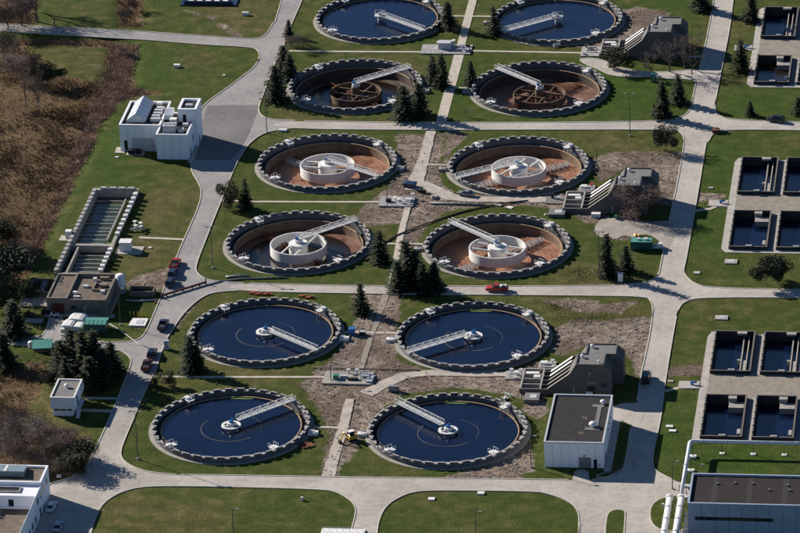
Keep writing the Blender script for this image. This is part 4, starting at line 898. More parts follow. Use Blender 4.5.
# ------------------------------------------------------------------ hoses, pipes on the ground
def hose(name, label, px, r, material, z=.12, cat='pipe'):
    pts = [(*G(a, b), z + .05) for a, b in px]; o = pts[0]; t = MB().tube([(p[0] - o[0], p[1] - o[1], p[2]) for p in pts], r, 8).build(name, material, None, True, (o[0], o[1], 0)); return tag(t, label, cat)
hose('bypass_pipe', 'black bypass pipe on the dirt, passing between the four drained tanks', [(374, 253), (384, 244), (396, 236), (420, 226.5), (440, 219.5), (462, 212.5), (486, 207), (510, 202.8), (528, 201)], .18, 'hose')
hose('bypass_pipe', 'dark pipe lying along the grass below the wet-floored tank', [(207, 285.5), (222, 281.5), (243, 279.3), (268, 278.6), (287, 278)], .22, 'steel')
hose('blue_hose', 'pale blue flat hose on the grass above the left road junction', [(226, 277.5), (236, 276.4), (249, 276)], .25, 'paint_silver')
hose('white_hose', 'white hose from the green container to the left road', [(107, 323), (116, 328), (126, 335), (138, 344), (150, 349)], .10, 'galv')
hose('ground_pipe', 'dark pipe along the foot of the fence beside the slab', [(312, 367.6), (345, 369), (385, 370), (420, 371)], .12, 'hose')
hose('ground_pipe', 'dark steel pipe lying on dirt below the tan track', [(430, 203.5), (455, 204.5), (486, 206)], .3, 'steel')
hose('ground_pipe', 'thin pale pipe on dirt beside the fin building channels', [(505, 393), (510, 395), (513, 398)], .15, 'paint_teal')
a, b_ = G(160, 298), G(206, 284)
t = thing('pipe_crossing', 'dark red pipe crossing carried over the left road on posts', 'pipe crossing', (a[0], a[1], 0))
dx, dy = b_[0] - a[0], b_[1] - a[1]
MB().bar((0, 0, .55), (dx, dy, .55), .45, .45).build('pipe', 'paint_maroon', t)
for f in (0.0, .14, .3, .5, .7, .86, 1.0): MB().bar((dx * f, dy * f, 0), (dx * f, dy * f, .5 if 0 < f < 1 else 1.6), .28).build('post', 'dark', t)
hose('bypass_pipe', 'pale pipe beside the trough, left of the road crossing', [(126, 301), (140, 301.5), (158, 300)], .22, 'galv')

# ------------------------------------------------------------------ small slabs, hatches, markers
def slab(px, py, sx, sy, h, label, material='concrete', name='concrete_hatch', lid=True):
    x, y = G(px, py); t = thing(name, label, 'hatch', (x, y, 0)); MB().cbox(0, 0, -.25, sx, sy, h + .25).build('slab', material, t)
    if lid: MB().cbox(sx * .1, 0, h, sx * .45, sy * .5, .08).build('lid', 'galv', t)
    return t
slab(721.5, 318, 3.2, 2.4, .25, 'flat concrete hatch on the grass above the lower basins')
slab(731, 262, 3.2, 2.6, .25, 'flat concrete hatch below the middle basins')
slab(697, 273, 1.6, 1.4, .2, 'small pale hatch near the crossroads corner', lid=False)
slab(711, 188, 1.2, .9, .15, 'tiny pale hatch on grass left of the middle basins', lid=False)
slab(431.5, 499, 1.5, 1.3, .2, 'pale square hatch on the bottom lawn, left of two', 'white', lid=False)
slab(481, 493.5, 1.6, 1.2, .3, 'pale square hatch at the bottom lawn edge, right of two', 'white', lid=False)
slab(669.5, 426.5, 1.7, 1.0, .2, 'white ground hatch, left of two beside the basins', 'white', lid=False)
slab(672.5, 431, 1.7, 1.0, .2, 'white ground hatch, right of two beside the basins', 'white', lid=False)
slab(670.5, 381.5, 1.4, .9, .2, 'small pale hatch on grass near the parked van', lid=False)
slab(59, 476, 1.0, .8, .3, 'small white marker block among the brown shrubs', 'white', lid=False)
slab(117, 157.5, 1.0, .7, .2, 'small white block on grass left of the white hall', 'white', lid=False)
slab(150, 248, .9, .7, .2, 'small white block on grass between filter basin and road', 'white', lid=False)
slab(224, 75.5, .8, .6, .2, 'small white block on the slope above the road fork', 'white', lid=False)
slab(177, 67, 1.8, 1.1, .8, 'white box on the grass between ditch and road fork', 'white', lid=False)
slab(557, 367, 1, 1, .2, 'tiny pale cover beside the fin building', lid=False)
slab(302, 500, .5, .5, .8, 'short white marker post on the bottom lawn', 'white', lid=False)
slab(716, 132.5, 2.0, 1.6, 1.0, 'brown utility box on the lawn corner of the upper junction', 'rust', 'utility_box', False)
slab(663, 507, .5, .5, .9, 'short white marker post on the kerbed island', 'white', lid=False)
slab(245.5, 15, 2.0, .8, .9, 'pale bench-like block on grass near the top road', 'white', lid=False)
slab(283, 131, 2.2, 1.0, .5, 'pale low block between two posts by the road corner', 'white', lid=False)
slab(138.5, 323, 4.2, 4.4, .35, 'white manhole slab with yellow bollards by the left road', 'white')
slab(557, 214.5, 4.3, 4.0, .9, 'grey raised slab in front of the middle fin building', 'roofgrey', 'concrete_chamber')
slab(532, 399.5, 3.6, 4.0, .9, 'grey raised slab in front of the lower fin building', 'roofgrey', 'concrete_chamber')
slab(596, 216.5, 2.4, 1.4, 1.0, 'small white box by the middle fin building wall', 'white', 'equipment_box', False)
slab(589.5, 395.4, 1.6, .8, 1.0, 'small white box at the lower fin building door', 'white', 'equipment_box', False)
def pad(px, py, sx, sy, label, items, h=.3, material='coping', name='equipment_pad'):
    x, y = G(px, py); t = thing(name, label, 'equipment pad', (x, y, 0)); MB().cbox(0, 0, -.3, sx, sy, h + .3).build('slab', material, t)
    for it in items:
        k = it[0]
        if k == 'box': MB().cbox(it[1], it[2], h, it[3], it[4], it[5]).build(it[7] if len(it) > 7 else 'cabinet', it[6], t)
        elif k == 'pipe': MB().tube([(it[1], it[2], h + .1), (it[1], it[2], h + it[5]), (it[3], it[4], h + it[5]), (it[3], it[4], h + .1)], .2, 8).build('pipe', it[6], t)
        elif k == 'valve': MB().cyl(it[1], it[2], h, h + it[3], .2, 10).cyl(it[1], it[2], h + it[3], h + it[3] + .12, .55, 14).build('valve', it[4], t)
        elif k == 'rail':
            b = MB()
            for i in range(int(it[5]) + 1):
                f = i / it[5]; x_, y_ = it[1] + (it[3] - it[1]) * f, it[2] + (it[4] - it[2]) * f; b.bar((x_, y_, h), (x_, y_, h + 1.1), .07)
            b.bar((it[1], it[2], h + 1.1), (it[3], it[4], h + 1.1), .07); b.build('handrail', 'galv', t)
    return t
pad(446.5, 50, 14.6, 7.2, 'pale equipment pad with big grey unit across the upper centre path', [('box', -.6, 1.0, 3.6, 2.6, 1.9, 'galv', 'generator'), ('box', .6, 3.0, 2.0, .8, 1.4, 'white'), ('valve', -2.6, 2.4, 1.2, 'white'), ('valve', 1.8, 2.8, 1.6, 'white'), ('pipe', 3.6, 0, 5.6, .6, .9, 'galv'), ('pipe', 3.4, -1.6, 6.2, -1.8, .7, 'white'), ('valve', 4.6, 1.8, .8, 'galv'), ('box', 6.0, 2.2, 1.2, .6, .5, 'dark', 'crate'), ('rail', -7, -3.3, -1, -3.3, 6), ('box', 6.2, -1.0, .8, 2.2, .5, 'galv')])
pad(397, 202, 9.2, 6.6, 'pale equipment pad with valves left of the tan track', [('box', -2.2, -.4, 1.4, 1.0, .8, 'dark', 'pump'), ('valve', -.6, .8, .7, 'white'), ('valve', .6, -.8, .9, 'white'), ('pipe', 1.6, 1.4, 3.6, 1.4, .8, 'galv'), ('pipe', 1.4, -1.6, 3.8, -1.8, .6, 'white'), ('box', 3.2, 0, 1.6, 1.2, .7, 'galv', 'pump'), ('rail', -4.3, -3, -4.3, 3, 4), ('valve', 4.0, 2.4, 1.1, 'galv')])
pad(348, 378.5, 12.0, 7.0, 'concrete equipment pad with green and grey pumps below the rutted trail', [('box', -2.8, -.8, 1.4, 1.2, 1.0, 'paint_green', 'pump'), ('box', -1.0, 0, 1.8, .8, .6, 'galv', 'pump'), ('box', 1.4, -1.2, 2.6, .9, .5, 'dark', 'crate'), ('valve', 2.0, 2.0, 1.2, 'galv'), ('pipe', 3.0, 1.6, 5.2, 1.8, 1.0, 'galv'), ('pipe', 3.2, -.6, 5.4, -.8, .9, 'white'), ('box', 4.2, .6, 1.4, 1.4, .8, 'paint_grey', 'pump'), ('valve', -.2, 2.4, 1.0, 'galv'), ('rail', -5.8, 3.3, 2, 3.3, 7)], .3, 'apron')
pad(547.5, 365.5, 4.2, 3.8, 'pale pad with white pipework behind the lower fin building channels', [('box', -.8, .4, 1.6, 1.2, .6, 'white'), ('pipe', -1.6, -1.0, 1.6, -1.0, .7, 'white'), ('valve', 1.2, .8, .8, 'galv')])
pad(587, 189, 4.2, 3.8, 'pale pad with white pipework behind the middle fin building channels', [('box', -.8, .4, 1.6, 1.2, .6, 'white'), ('pipe', -1.6, -1.0, 1.6, -1.0, .7, 'white'), ('valve', 1.2, .8, .8, 'paint_red')])
pad(555, 200.5, 5.0, 4.6, 'pale blue-grey pad at the right end of the tan track', [('box', -.8, 1.2, .6, .6, 1.2, 'dark', 'post'), ('valve', 1.0, .6, .6, 'galv')], .2, 'roofgrey')
pad(515, 375.5, 4.6, 4.6, 'pad of grey valves left of the lower fin building channels', [('valve', -.9, .8, 1.1, 'galv'), ('valve', .4, -.2, 1.0, 'white'), ('pipe', -1.2, -1.2, 1.4, -1.2, .8, 'galv'), ('valve', 1.4, 1.2, .9, 'galv')], .2)
pad(591, 52, 5.6, 7.4, 'pale pad with dark pipes at the upper fin building channels', [('pipe', -1.0, 1.4, 1.6, 1.6, .5, 'steel'), ('pipe', -1.0, -.6, 1.6, -.8, .5, 'steel'), ('valve', -1.6, 2.6, .9, 'dark'), ('box', -1.8, -2.4, .6, .8, .6, 'galv')], .25)
pad(370, 380, 2.0, 5.6, 'blue-grey tarp on a pallet at the end of the concrete pad', [('box', 0, 0, 1.6, 4.0, .5, 'paint_silver', 'tarp')], .15)
pad(210, 1.5, 17, 7.5, 'low blue-framed structure with white panels at the top edge', [('box', -5.5 + i * 2.6, .4, 1.5, 4.0, .5, 'white', 'panel') for i in range(5)] + [('box', 0, -2.9, 15, .3, .9, 'paint_navy', 'edge_beam')], .3, 'paint_navy')
pad(343, 533, 10, 3, 'low white frame at the bottom edge of the road stub', [('rail', -4.6, 0, 4.6, 0, 6)], .4, 'white')

# ------------------------------------------------------------------ lamp posts and posts
def lamp(px, py, h, label, arms=1, material='polemat'):
    x, y = G(px, py); t = thing('lamp_post', label, 'lamp post', (x, y, 0), 0, 'lamp posts of the site')
    MB().cyl(0, 0, -.2, h, .13, 10, .08).build('pole', material, t); MB().cyl(0, 0, -.2, .4, .3, 12).build('base', 'concrete', t)
    for s_ in ((-1, 1) if arms == 2 else (1,)):
        MB().bar((0, 0, h - .1), (s_ * .9, 0, h), .09).build('arm', material, t); hd = MB().cbox(s_ * 1.15, 0, h - .1, .8, .45, .2).build('lamp_head', 'steel', t)
        MB().cbox(s_ * 1.15, 0, h - .14, .7, .36, .035).build('lens', 'lamp_glass', hd)
lamp(138, 459, 12.6, 'tall lamp post on the lawn left of the nearest left tank', 2)
lamp(213, 268, 11.6, 'tall lamp post left of the wet-floored drained tank', 2)
lamp(267, 133, 12.2, 'tall lamp post at the road corner left of a rusty tank', 2)
lamp(630, 136, 12.6, 'tall lamp post on the lawn by the upper right road', 2)
lamp(120.5, 325, 10.2, 'lamp post between the silo and the green container', 1)
lamp(599.5, 276, 12.4, 'tall lamp post among the conifers left of the green container', 2)
lamp(531, 467, 8.2, 'thin lamp post left of the dark-roofed white building', 1)
lamp(234, 540, 8.0, 'lamp post at the bottom edge of the left lawn', 1)
lamp(476, 541, 7.5, 'lamp post at the bottom edge of the right lawn', 1)
lamp(672.5, 489, 7.2, 'lamp post beside the overhead pipe near the junction', 1)
lamp(697.5, 486, 5.6, 'lamp post half hidden behind the brown-roofed hall', 1)
lamp(387.5, 204, 5.5, 'short lamp post on the pale pad in the centre', 1)
lamp(331, 381, 5.0, 'short lamp post at the left end of the concrete pump pad', 1)
lamp(597, 168, 6, 'thin post behind the middle fin building pad', 1)

# ------------------------------------------------------------------ vehicles
def vehicle(kind, paint, rear, front, label, load=None):
    a, b_ = G(*rear), G(*front); ang = math.atan2(b_[1] - a[1], b_[0] - a[0]); x, y = (a[0] + b_[0]) / 2, (a[1] + b_[1]) / 2
    cat = {'pickup': 'pickup truck', 'car': 'car', 'suv': 'car', 'van': 'van'}[kind]
    t = thing({'pickup': 'pickup_truck', 'car': 'parked_car', 'suv': 'parked_car', 'van': 'parked_van'}[kind], label, cat, (x, y, .06), ang)
    L = {'pickup': 5.7, 'car': 4.7, 'suv': 4.8, 'van': 5.4}[kind]; Wd = {'pickup': 2.0, 'car': 1.8, 'suv': 1.9, 'van': 2.0}[kind]; H = {'pickup': 1.85, 'car': 1.45, 'suv': 1.75, 'van': 2.2}[kind]; hb = {'pickup': 1.1, 'car': .9, 'suv': 1.05, 'van': 1.15}[kind]
    hl = L / 2; w2 = Wd / 2
    prof = [(-hl, .38), (-hl + .15, .28), (hl - .2, .28), (hl, .42), (hl, hb - .25), (hl - .12, hb - .1), (hl * .36, hb), (-hl + .1, hb), (-hl, hb - .12)]
    body = MB(); n = len(prof)
    vs = [(x_, s_ * (w2 - (0 if z_ < hb - .06 else .06)), z_) for s_ in (-1, 1) for x_, z_ in prof]
    body.add(vs, [tuple(range(n)), tuple(reversed(range(n, 2 * n)))] + [((i + 1) % n, i, n + i, n + (i + 1) % n) for i in range(n)])
    if kind == 'pickup':
        body.box(-hl + .06, -.45, -w2 + .02, -w2 + .14, hb - .02, hb + .16).box(-hl + .06, -.45, w2 - .14, w2 - .02, hb - .02, hb + .16).box(-hl + .02, -hl + .14, -w2 + .14, w2 - .14, hb - .02, hb + .16)
    bd = body.build('body', paint, t)
    c0, c1 = {'pickup': (-.5, 1.35), 'car': (-1.75, 1.15), 'suv': (-2.2, 1.2), 'van': (-2.55, 1.75)}[kind]; sl0 = {'pickup': .2, 'car': .75, 'suv': .35, 'van': .15}[kind]; sl1 = .75 if kind != 'van' else .7
    def cabin(x0, x1, y0, z0, X0, X1, Y0, z1): return MB().add([(x0, -y0, z0), (x1, -y0, z0), (x1, y0, z0), (x0, y0, z0), (X0, -Y0, z1), (X1, -Y0, z1), (X1, Y0, z1), (X0, Y0, z1)], [(4, 5, 6, 7), (0, 1, 5, 4), (1, 2, 6, 5), (2, 3, 7, 6), (3, 0, 4, 7)])
    cabin(c0, c1, w2 - .08, hb - .01, c0 + sl0, c1 - sl1, w2 - .24, H - .05).build('windows', 'glass', t)
    rf = MB().add([(p * 1, q, z_) for z_ in (H - .055, H) for p, q in ((c0 + sl0 - .04, -w2 + .22), (c1 - sl1 + .04, -w2 + .22), (c1 - sl1 + .04, w2 - .22), (c0 + sl0 - .04, w2 - .22))], [(3, 2, 1, 0), (4, 5, 6, 7), (0, 1, 5, 4), (1, 2, 6, 5), (2, 3, 7, 6), (3, 0, 4, 7)]).build('roof', paint, t)
    for s_ in (-1, 1):
        for (xa, xb) in ((c0, c0 + sl0), (c1, c1 - sl1), ((c0 + c1) / 2, (c0 + c1) / 2)): MB().bar((xa, s_ * (w2 - .07), hb), (xb, s_ * (w2 - .23), H - .03), .10).build('pillar', paint, t)
    if kind in ('pickup',):
        MB().box(-hl + .15, -.5, -w2 + .15, w2 - .15, hb - .03, hb + .02).build('bed', 'dark', t)
    for ex in (-hl + 1.0, hl - 1.0):
        for s_ in (-1, 1):
            wh = inst('wheel', shared('tyre', lambda: MB().tube([(0, -.12, 0), (0, .12, 0)], .36, 16).mesh('wheel', 'tyre')), t, (ex, s_ * (w2 - .10), .34))
            inst('rim', shared('rim', lambda: MB().tube([(0, -.135, 0), (0, .135, 0)], .21, 12).mesh('rim', 'rim')), wh)
    for s_ in (-1, 1):
        MB().cbox(hl - .02, s_ * (w2 - .3), hb - .34, .1, .36, .18).build('headlight', 'lamp_glass', t); MB().cbox(-hl + .02, s_ * (w2 - .2), hb - .34, .1, .22, .24).build('tail_light', 'tail', t)
        MB().cbox(c1 - .35, s_ * (w2 + .08), hb, .16, .2, .16).build('mirror', paint, t)
    if load == 'tools':
        for (x_, y_, a_, b2, c2, mm) in ((-1.0, .3, .7, 1.0, .6, 'white'), (-1.8, -.3, .8, .8, .5, 'paint_silver'), (-2.3, .4, .5, .6, .7, 'white'), (-1.5, .6, 1.6, .3, .4, 'dark')): MB().cbox(x_, y_, hb + .02, a_, b2, c2).build('load', mm, t)
    return t
vehicle('pickup', 'paint_red', (508.5, 291), (486, 290.5), 'red pickup truck with a loaded bed on the middle road', 'tools')
vehicle('car', 'paint_grey', (473.5, 196.5), (459, 194.5), 'dark grey car on the tan track between drained tanks')
vehicle('suv', 'paint_black', (783, 122.3), (768.5, 120.8), 'black car on the road at the far right')
vehicle('van', 'paint_black', (645, 386), (647.5, 375.5), 'black van parked on the right road by the fin building')
vehicle('pickup', 'paint_red', (173, 270), (177.5, 262), 'red vehicle at the back of the row on the left road')
vehicle('suv', 'paint_navy', (171, 279), (175, 271.5), 'dark blue car parked just behind the red vehicle')
vehicle('suv', 'paint_navy', (168.5, 288.5), (172.5, 280.5), 'dark blue car nearest the red pipe crossing')
vehicle('pickup', 'paint_navy', (160.5, 333), (166, 321.5), 'navy pickup truck below the red pipe crossing')
vehicle('suv', 'paint_black', (150, 360.5), (154.5, 350.5), 'black car, upper of two beside the portable toilet')
vehicle('pickup', 'paint_maroon', (144.5, 373), (149.5, 362), 'dark maroon pickup, lower of two near the portable toilet')
vehicle('car', 'paint_white', (49, 514), (54, 503.5), 'white car parked beside the corner building in shade')
vehicle('car', 'paint_silver', (56.5, 533), (60, 524), 'silver car parked in shade at the bottom edge')
# portable toilets
def toilet(px, py, c1, c2, label):
    x, y = G(px, py); t = thing('portable_toilet', label, 'portable toilet', (x, y, 0)); MB().cbox(0, 0, .1, 1.2, 1.2, 2.1).build('cabin', c1, t); MB().prism_x([(-.65, 2.2), (.65, 2.2), (.5, 2.4), (0, 2.5), (-.5, 2.4)], -.65, .65).build('roof', c2, t)
    d = MB().cbox(0, -.62, .2, .8, .04, 1.9).build('door', c2, t); MB().cbox(.3, -.66, 1.1, .1, .05, .14).build('handle', 'dark', d); MB().cbox(0, 0, 0, 1.3, 1.3, .1).build('skid', 'dark', t)
toilet(620.5, 281.5, 'paint_white', 'white', 'white portable toilet on the verge below the green container')
toilet(167, 349, 'paint_white', 'paint_silver', 'white and blue portable toilet beside the left road')
toilet(653.5, 81.5, 'paint_maroon', 'paint_teal', 'portable toilet with pale roof below the upper fin building')
# green container with its round end opening
x, y = G(630.5, 250.5); t = thing('green_container', 'green skid container with open top beside the right road', 'container', (x, y, 0))
MB().box(0, 5.6, 0, 3.2, .2, 2.3).build('body', 'container_green', t)
for i in range(6): MB().box(.2 + i * 1.0, .35 + i * 1.0, -.08, 0, .25, 2.25).build('rib', 'container_green', t)
MB().ring(.45, .62, -.05, .05, 20).build('round_hatch', 'paint_teal', t, loc=(1.0, -.12, 1.3)).rotation_euler.x = math.pi / 2
MB().box(.1, 5.5, .1, 3.1, 2.3, 2.38).build('cover', 'paint_teal', t); MB().cbox(2.0, 1.6, 2.38, .7, .7, .5).cbox(3.9, 1.6, 2.38, .9, .8, .5).build('filler', 'white', t)
MB().box(5.6, 8.4, .8, 2.6, .3, .8).build('hitch', 'galv', t); MB().cbox(7.4, 1.7, .8, 1.4, 1.0, .7).build('pump', 'white', t); MB().cbox(1, 1.6, 0, 1, 3.0, .3).cbox(4.6, 1.6, 0, 1, 3.0, .3).build('skid', 'dark', t)
# green tarp shelter / container and wrapped pallets by the pump house
x, y = G(84.5, 333); t = thing('green_container', 'pale green roofed container below the old pump house', 'container', (x, y, 0))
MB().box(0, 5.6, 0, 4.0, .1, 2.3).build('body', 'container_green', t); MB().prism_x([(-.1, 2.3), (4.1, 2.3), (4.1, 2.5), (2.0, 2.8), (-.1, 2.5)], -.1, 5.7).build('roof', 'paint_teal', t)
for i in range(6): MB().bar((i * 1.1 + .05, -.1, 2.53), (i * 1.1 + .05, 2.0, 2.83), .06).build('roof_rib', 'paint_green', t)
x, y = G(61, 330.5); t = thing('wrapped_pallets', 'white plastic-wrapped stack of pallets below the old pump house', 'pallets', (x, y, 0), R(-6))
for (a, b_, c_, d, h) in ((0, 0, 3.0, 3.6, 1.5), (3.1, .3, 2.4, 3.4, 1.2), (.6, 3.7, 4.0, 4.0, 1.7), (.2, -1.2, 1.4, 1.1, 1.0)):
    MB().prism_y([(a, 0), (a + c_, 0), (a + c_ - .1, h * .85), (a + c_ * .75, h), (a + c_ * .2, h * 1.04), (a + .08, h * .85)], b_, b_ + d).build('wrapped_pallet', 'white', t)
slab(84, 320, 2.0, 1.4, 1.0, 'small white crate right of the wrapped pallets', 'white', 'equipment_box', False)
x, y = G(34, 357); t = thing('green_shelter', 'open shelter with green mono-pitch roof by the left drive', 'shelter', (x, y, 0), R(8))
MB().prism_x([(-.3, 2.3), (3.6, 2.9), (3.6, 3.05), (-.3, 2.45)], -.3, 4.6).build('roof', 'paint_teal', t); MB().box(0, 4.2, 3.0, 3.2, 0, 2.75).build('back_wall', 'bldg_tan', t)
for a in (0.1, 2.1, 4.1): MB().bar((a, .1, 0), (a, .1, 2.4), .16).build('post', 'steel', t)
t = thing('white_drum', 'white round tank beside the green-roofed shelter', 'drum', (*G(31, 347), 0)); MB().cyl(0, 0, 0, 1.3, .7, 18).build('drum', 'white', t); MB().dome(0, 0, 1.3, .7, .35, 18).build('lid', 'white', t)
slab(33, 321, 5, 2.4, .2, 'pale slab beside the left drive and dark trees', 'coping', lid=False)
for (px, py, mm, lb) in ((30, 317, 'paint_maroon', 'small maroon machine'), (46, 314, 'dark', 'small dark machine'), (55, 317, 'galv', 'small grey machine')):
    x, y = G(px, py); t = thing('small_machine', lb + ' parked beside the old pump house', 'machine', (x, y, 0)); MB().cbox(0, 0, .35, 2.0, 1.1, .7).build('body', mm, t); MB().cbox(-.3, 0, 1.05, .7, .9, .6).build('cab', 'dark', t)
    for a in (-.6, .6):
        for s_ in (-.5, .5): inst('wheel', SH['tyre'], t, (a, s_, .34))
# blue boxes beside the tanks
x, y = G(352, 334); t = thing('blue_box', 'blue box beside the left tank above the rutted trail', 'box', (x, y, 0)); MB().cbox(0, 0, .1, 1.6, 1.4, 1.5).build('body', 'paint_blue', t); MB().cbox(0, 0, 1.6, 1.7, 1.5, .1).build('lid', 'paint_blue', t)
x, y = G(362.5, 334.5); t = thing('dark_box', 'dark blue-topped pump box right of the blue box', 'box', (x, y, 0)); MB().cbox(0, 0, 0, 1.5, 1.2, .9).build('body', 'dark', t); MB().cbox(0, 0, .9, 1.5, 1.2, .1).build('lid', 'paint_silver', t)
# yellow mini excavator
x, y = G(351.5, 440); t = thing('mini_excavator', 'yellow mini excavator with white cab roof beside the pale path', 'excavator', (x, y, 0), R(215))
for s_ in (-.65, .65): MB().prism_y([(-1.0, 0), (1.0, 0), (1.2, .25), (1.0, .5), (-1.0, .5), (-1.2, .25)], s_ - .2, s_ + .2).build('track', 'tyre', t)
MB().box(-1.3, .9, -.8, .8, .55, 1.25).build('body', 'paint_yellow', t); MB().box(-.7, .6, -.75, .35, 1.25, 2.3).build('cab', 'glass', t); MB().box(-.8, .7, -.82, .42, 2.3, 2.42).build('cab_roof', 'white', t)
MB().bar((.8, .2, 1.0), (2.1, .2, 2.6), .28, .34).build('boom', 'paint_yellow', t); MB().bar((2.1, .2, 2.6), (3.1, .2, .9), .24, .28).build('arm', 'paint_yellow', t); MB().prism_y([(2.7, .2), (3.5, .05), (3.4, .9), (3.0, 1.0)], -.25, .65).build('bucket', 'dark', t)
# debris, cones, bollards, rusty plate
for i, (px, py) in enumerate(((253.5, 293.6), (259, 294.6), (266, 294.8), (303, 297), (310, 298))):
    x, y = G(px, py); o = MB().cbox(0, 0, 0, 2.2 if i != 2 else 3.2, .6, .35, rnd.uniform(-.2, .2)).cbox(.4, .1, .35, 1.0, .4, .2, .3).build('orange_barrier', 'paint_orange', None, False, (x, y, 0)); tag(o, ['orange barrier, first from the left behind the tank rim', 'orange barrier, second from the left behind the tank rim', 'long orange barrier, middle one behind the tank rim', 'orange barrier, fourth from the left behind the tank rim', 'orange barrier, rightmost behind the tank rim'][i], 'barrier', 'orange barriers behind the tank')
x, y = G(306.5, 445); o = MB().cbox(0, 0, .0, 3.0, 3.2, .25, .5).cbox(0, 0, .25, .3, 3.2, .2, .5).build('rusty_plate', 'rust', None, False, (x, y, 0)); tag(o, 'rusty brown plate on grass at the right rim of the nearest left tank', 'plate')
for px, py, lb in ((165, 284, 'orange cone at the left end of the red pipe crossing'), (40, 329, 'orange cone at the left drive'), (155.5, 303, 'orange cone just below the red pipe crossing')):
    x, y = G(px, py); t = thing('traffic_cone', lb, 'traffic cone', (x, y, 0)); MB().cyl(0, 0, .05, 1.0, .28, 12, .04).build('cone', 'paint_orange', t); MB().cbox(0, 0, 0, .6, .6, .06).build('base', 'dark', t)
for i in range(5):
    x, y = G(130 + i * 4, 315.5); o = MB().cyl(0, 0, -.1, 1.0, .12, 10).dome(0, 0, 1.0, .12, .1, 10).build('bollard', 'paint_yellow', None, False, (x, y, 0)); tag(o, ['leftmost yellow bollard', 'second yellow bollard from the left', 'middle yellow bollard', 'fourth yellow bollard from the left', 'rightmost yellow bollard'][i] + ' in the row along the white manhole slab', 'bollard', 'yellow bollards')
# loose items around the works
def item(name, cat, px, py, label, parts):
    x, y = G(px, py); t = thing(name, label, cat, (x, y, 0), rnd.uniform(-.5, .5))
    for nm, mb, mm in parts: mb.build(nm, mm, t)
def planks(n, w, L, mm): return [('plank', MB().cbox(.05 * (i % 3), (i % 4) * w * 1.08, (i // 4) * .14, L - .1 * (i % 3), w, .12, .02 * (i % 5 - 2)), mm) for i in range(n)]
def sacks(n, mm): return [('sack', MB().dome((i % 2) * .9, (i // 2 % 2) * .7, .35 * (i // 4), .55, .45, 10, 3), mm) for i in range(n)]
item('lumber_pile', 'lumber', 497, 206, 'pale lumber pile left of the middle fin building', planks(8, .25, 2.2, 'pathmat'))
item('board', 'board', 509, 208, 'white board on dirt by the middle fin building', planks(2, .6, 1.8, 'white'))
item('crate_stack', 'crates', 420, 192, 'dark crate stack beside the tan track', [('crate', MB().cbox(i * 1.1, 0, 0, 1, .9, .7).cbox(i * 1.1, 0, .7, 1.04, .94, .08), 'dark') for i in range(2)])
item('bag_pile', 'bags', 433, 198, 'tan bag pile beside the tan track', sacks(5, 'trackmat'))
item('waste_skip', 'skip', 410, 186.5, 'dark blue covered skip at the head of the tan track', [('body', MB().prism_y([(-1.3, 0), (1.3, 0), (1.8, 1.0), (-1.8, 1.0)], -1.1, 1.1), 'paint_navy'), ('cover', MB().prism_y([(-1.85, 1.0), (1.85, 1.0), (1.2, 1.2), (-1.2, 1.2)], -1.15, 1.15), 'paint_navy')])
item('steel_drum', 'drum', 452, 46, 'grey drum by the upper path', [('drum', MB().cyl(0, 0, 0, .9, .35, 14), 'galv'), ('lid', MB().cyl(0, 0, .9, .95, .38, 14), 'steel')])
item('bench', 'bench', 557, 47, 'pale bench by the upper path', [('seat', MB().cbox(0, 0, .4, 2.2, .6, .1), 'white'), ('leg', MB().cbox(-.8, 0, 0, .12, .5, .4), 'steel'), ('leg', MB().cbox(.8, 0, 0, .12, .5, .4), 'steel'), ('backrest', MB().cbox(0, .3, .5, 2.2, .08, .5), 'white')])
item('generator', 'generator', 394, 391, 'dark generator on the concrete track', [('body', MB().cbox(0, 0, .25, 2.4, 1.3, 1.0), 'steel'), ('cover', MB().prism_x([(-.7, 1.25), (.7, 1.25), (.5, 1.45), (-.5, 1.45)], -1.25, 1.25), 'steel'), ('skid', MB().cbox(0, 0, 0, 2.6, .9, .25), 'dark')])
item('pipe_fitting', 'pipe fitting', 505, 399, 'white four-way pipe fitting on the dirt', [('cross_pipe', MB().tube([(-1, 0, .3), (1, 0, .3)], .25, 12), 'white'), ('cross_pipe', MB().tube([(0, -1, .3), (0, 1, .3)], .24, 12), 'white')])
item('sand_sack', 'sack', 546, 215, 'tan sack beside the raised slab', sacks(2, 'pathmat'))
item('sand_sack', 'sack', 636, 236, 'yellow sacks on the gravel left of the green container', sacks(3, 'paint_yellow'))
item('wheeled_bin', 'bin', 616, 219, 'small green bin beside the middle fin building', [('body', MB().prism_y([(-.3, .1), (.3, .1), (.4, 1.0), (-.4, 1.0)], -.35, .35), 'paint_green'), ('lid', MB().cbox(0, 0, 1.0, .86, .78, .08), 'paint_green'), ('wheel', MB().tube([(.3, -.36, .12), (.3, -.28, .12)], .12, 10), 'tyre')])

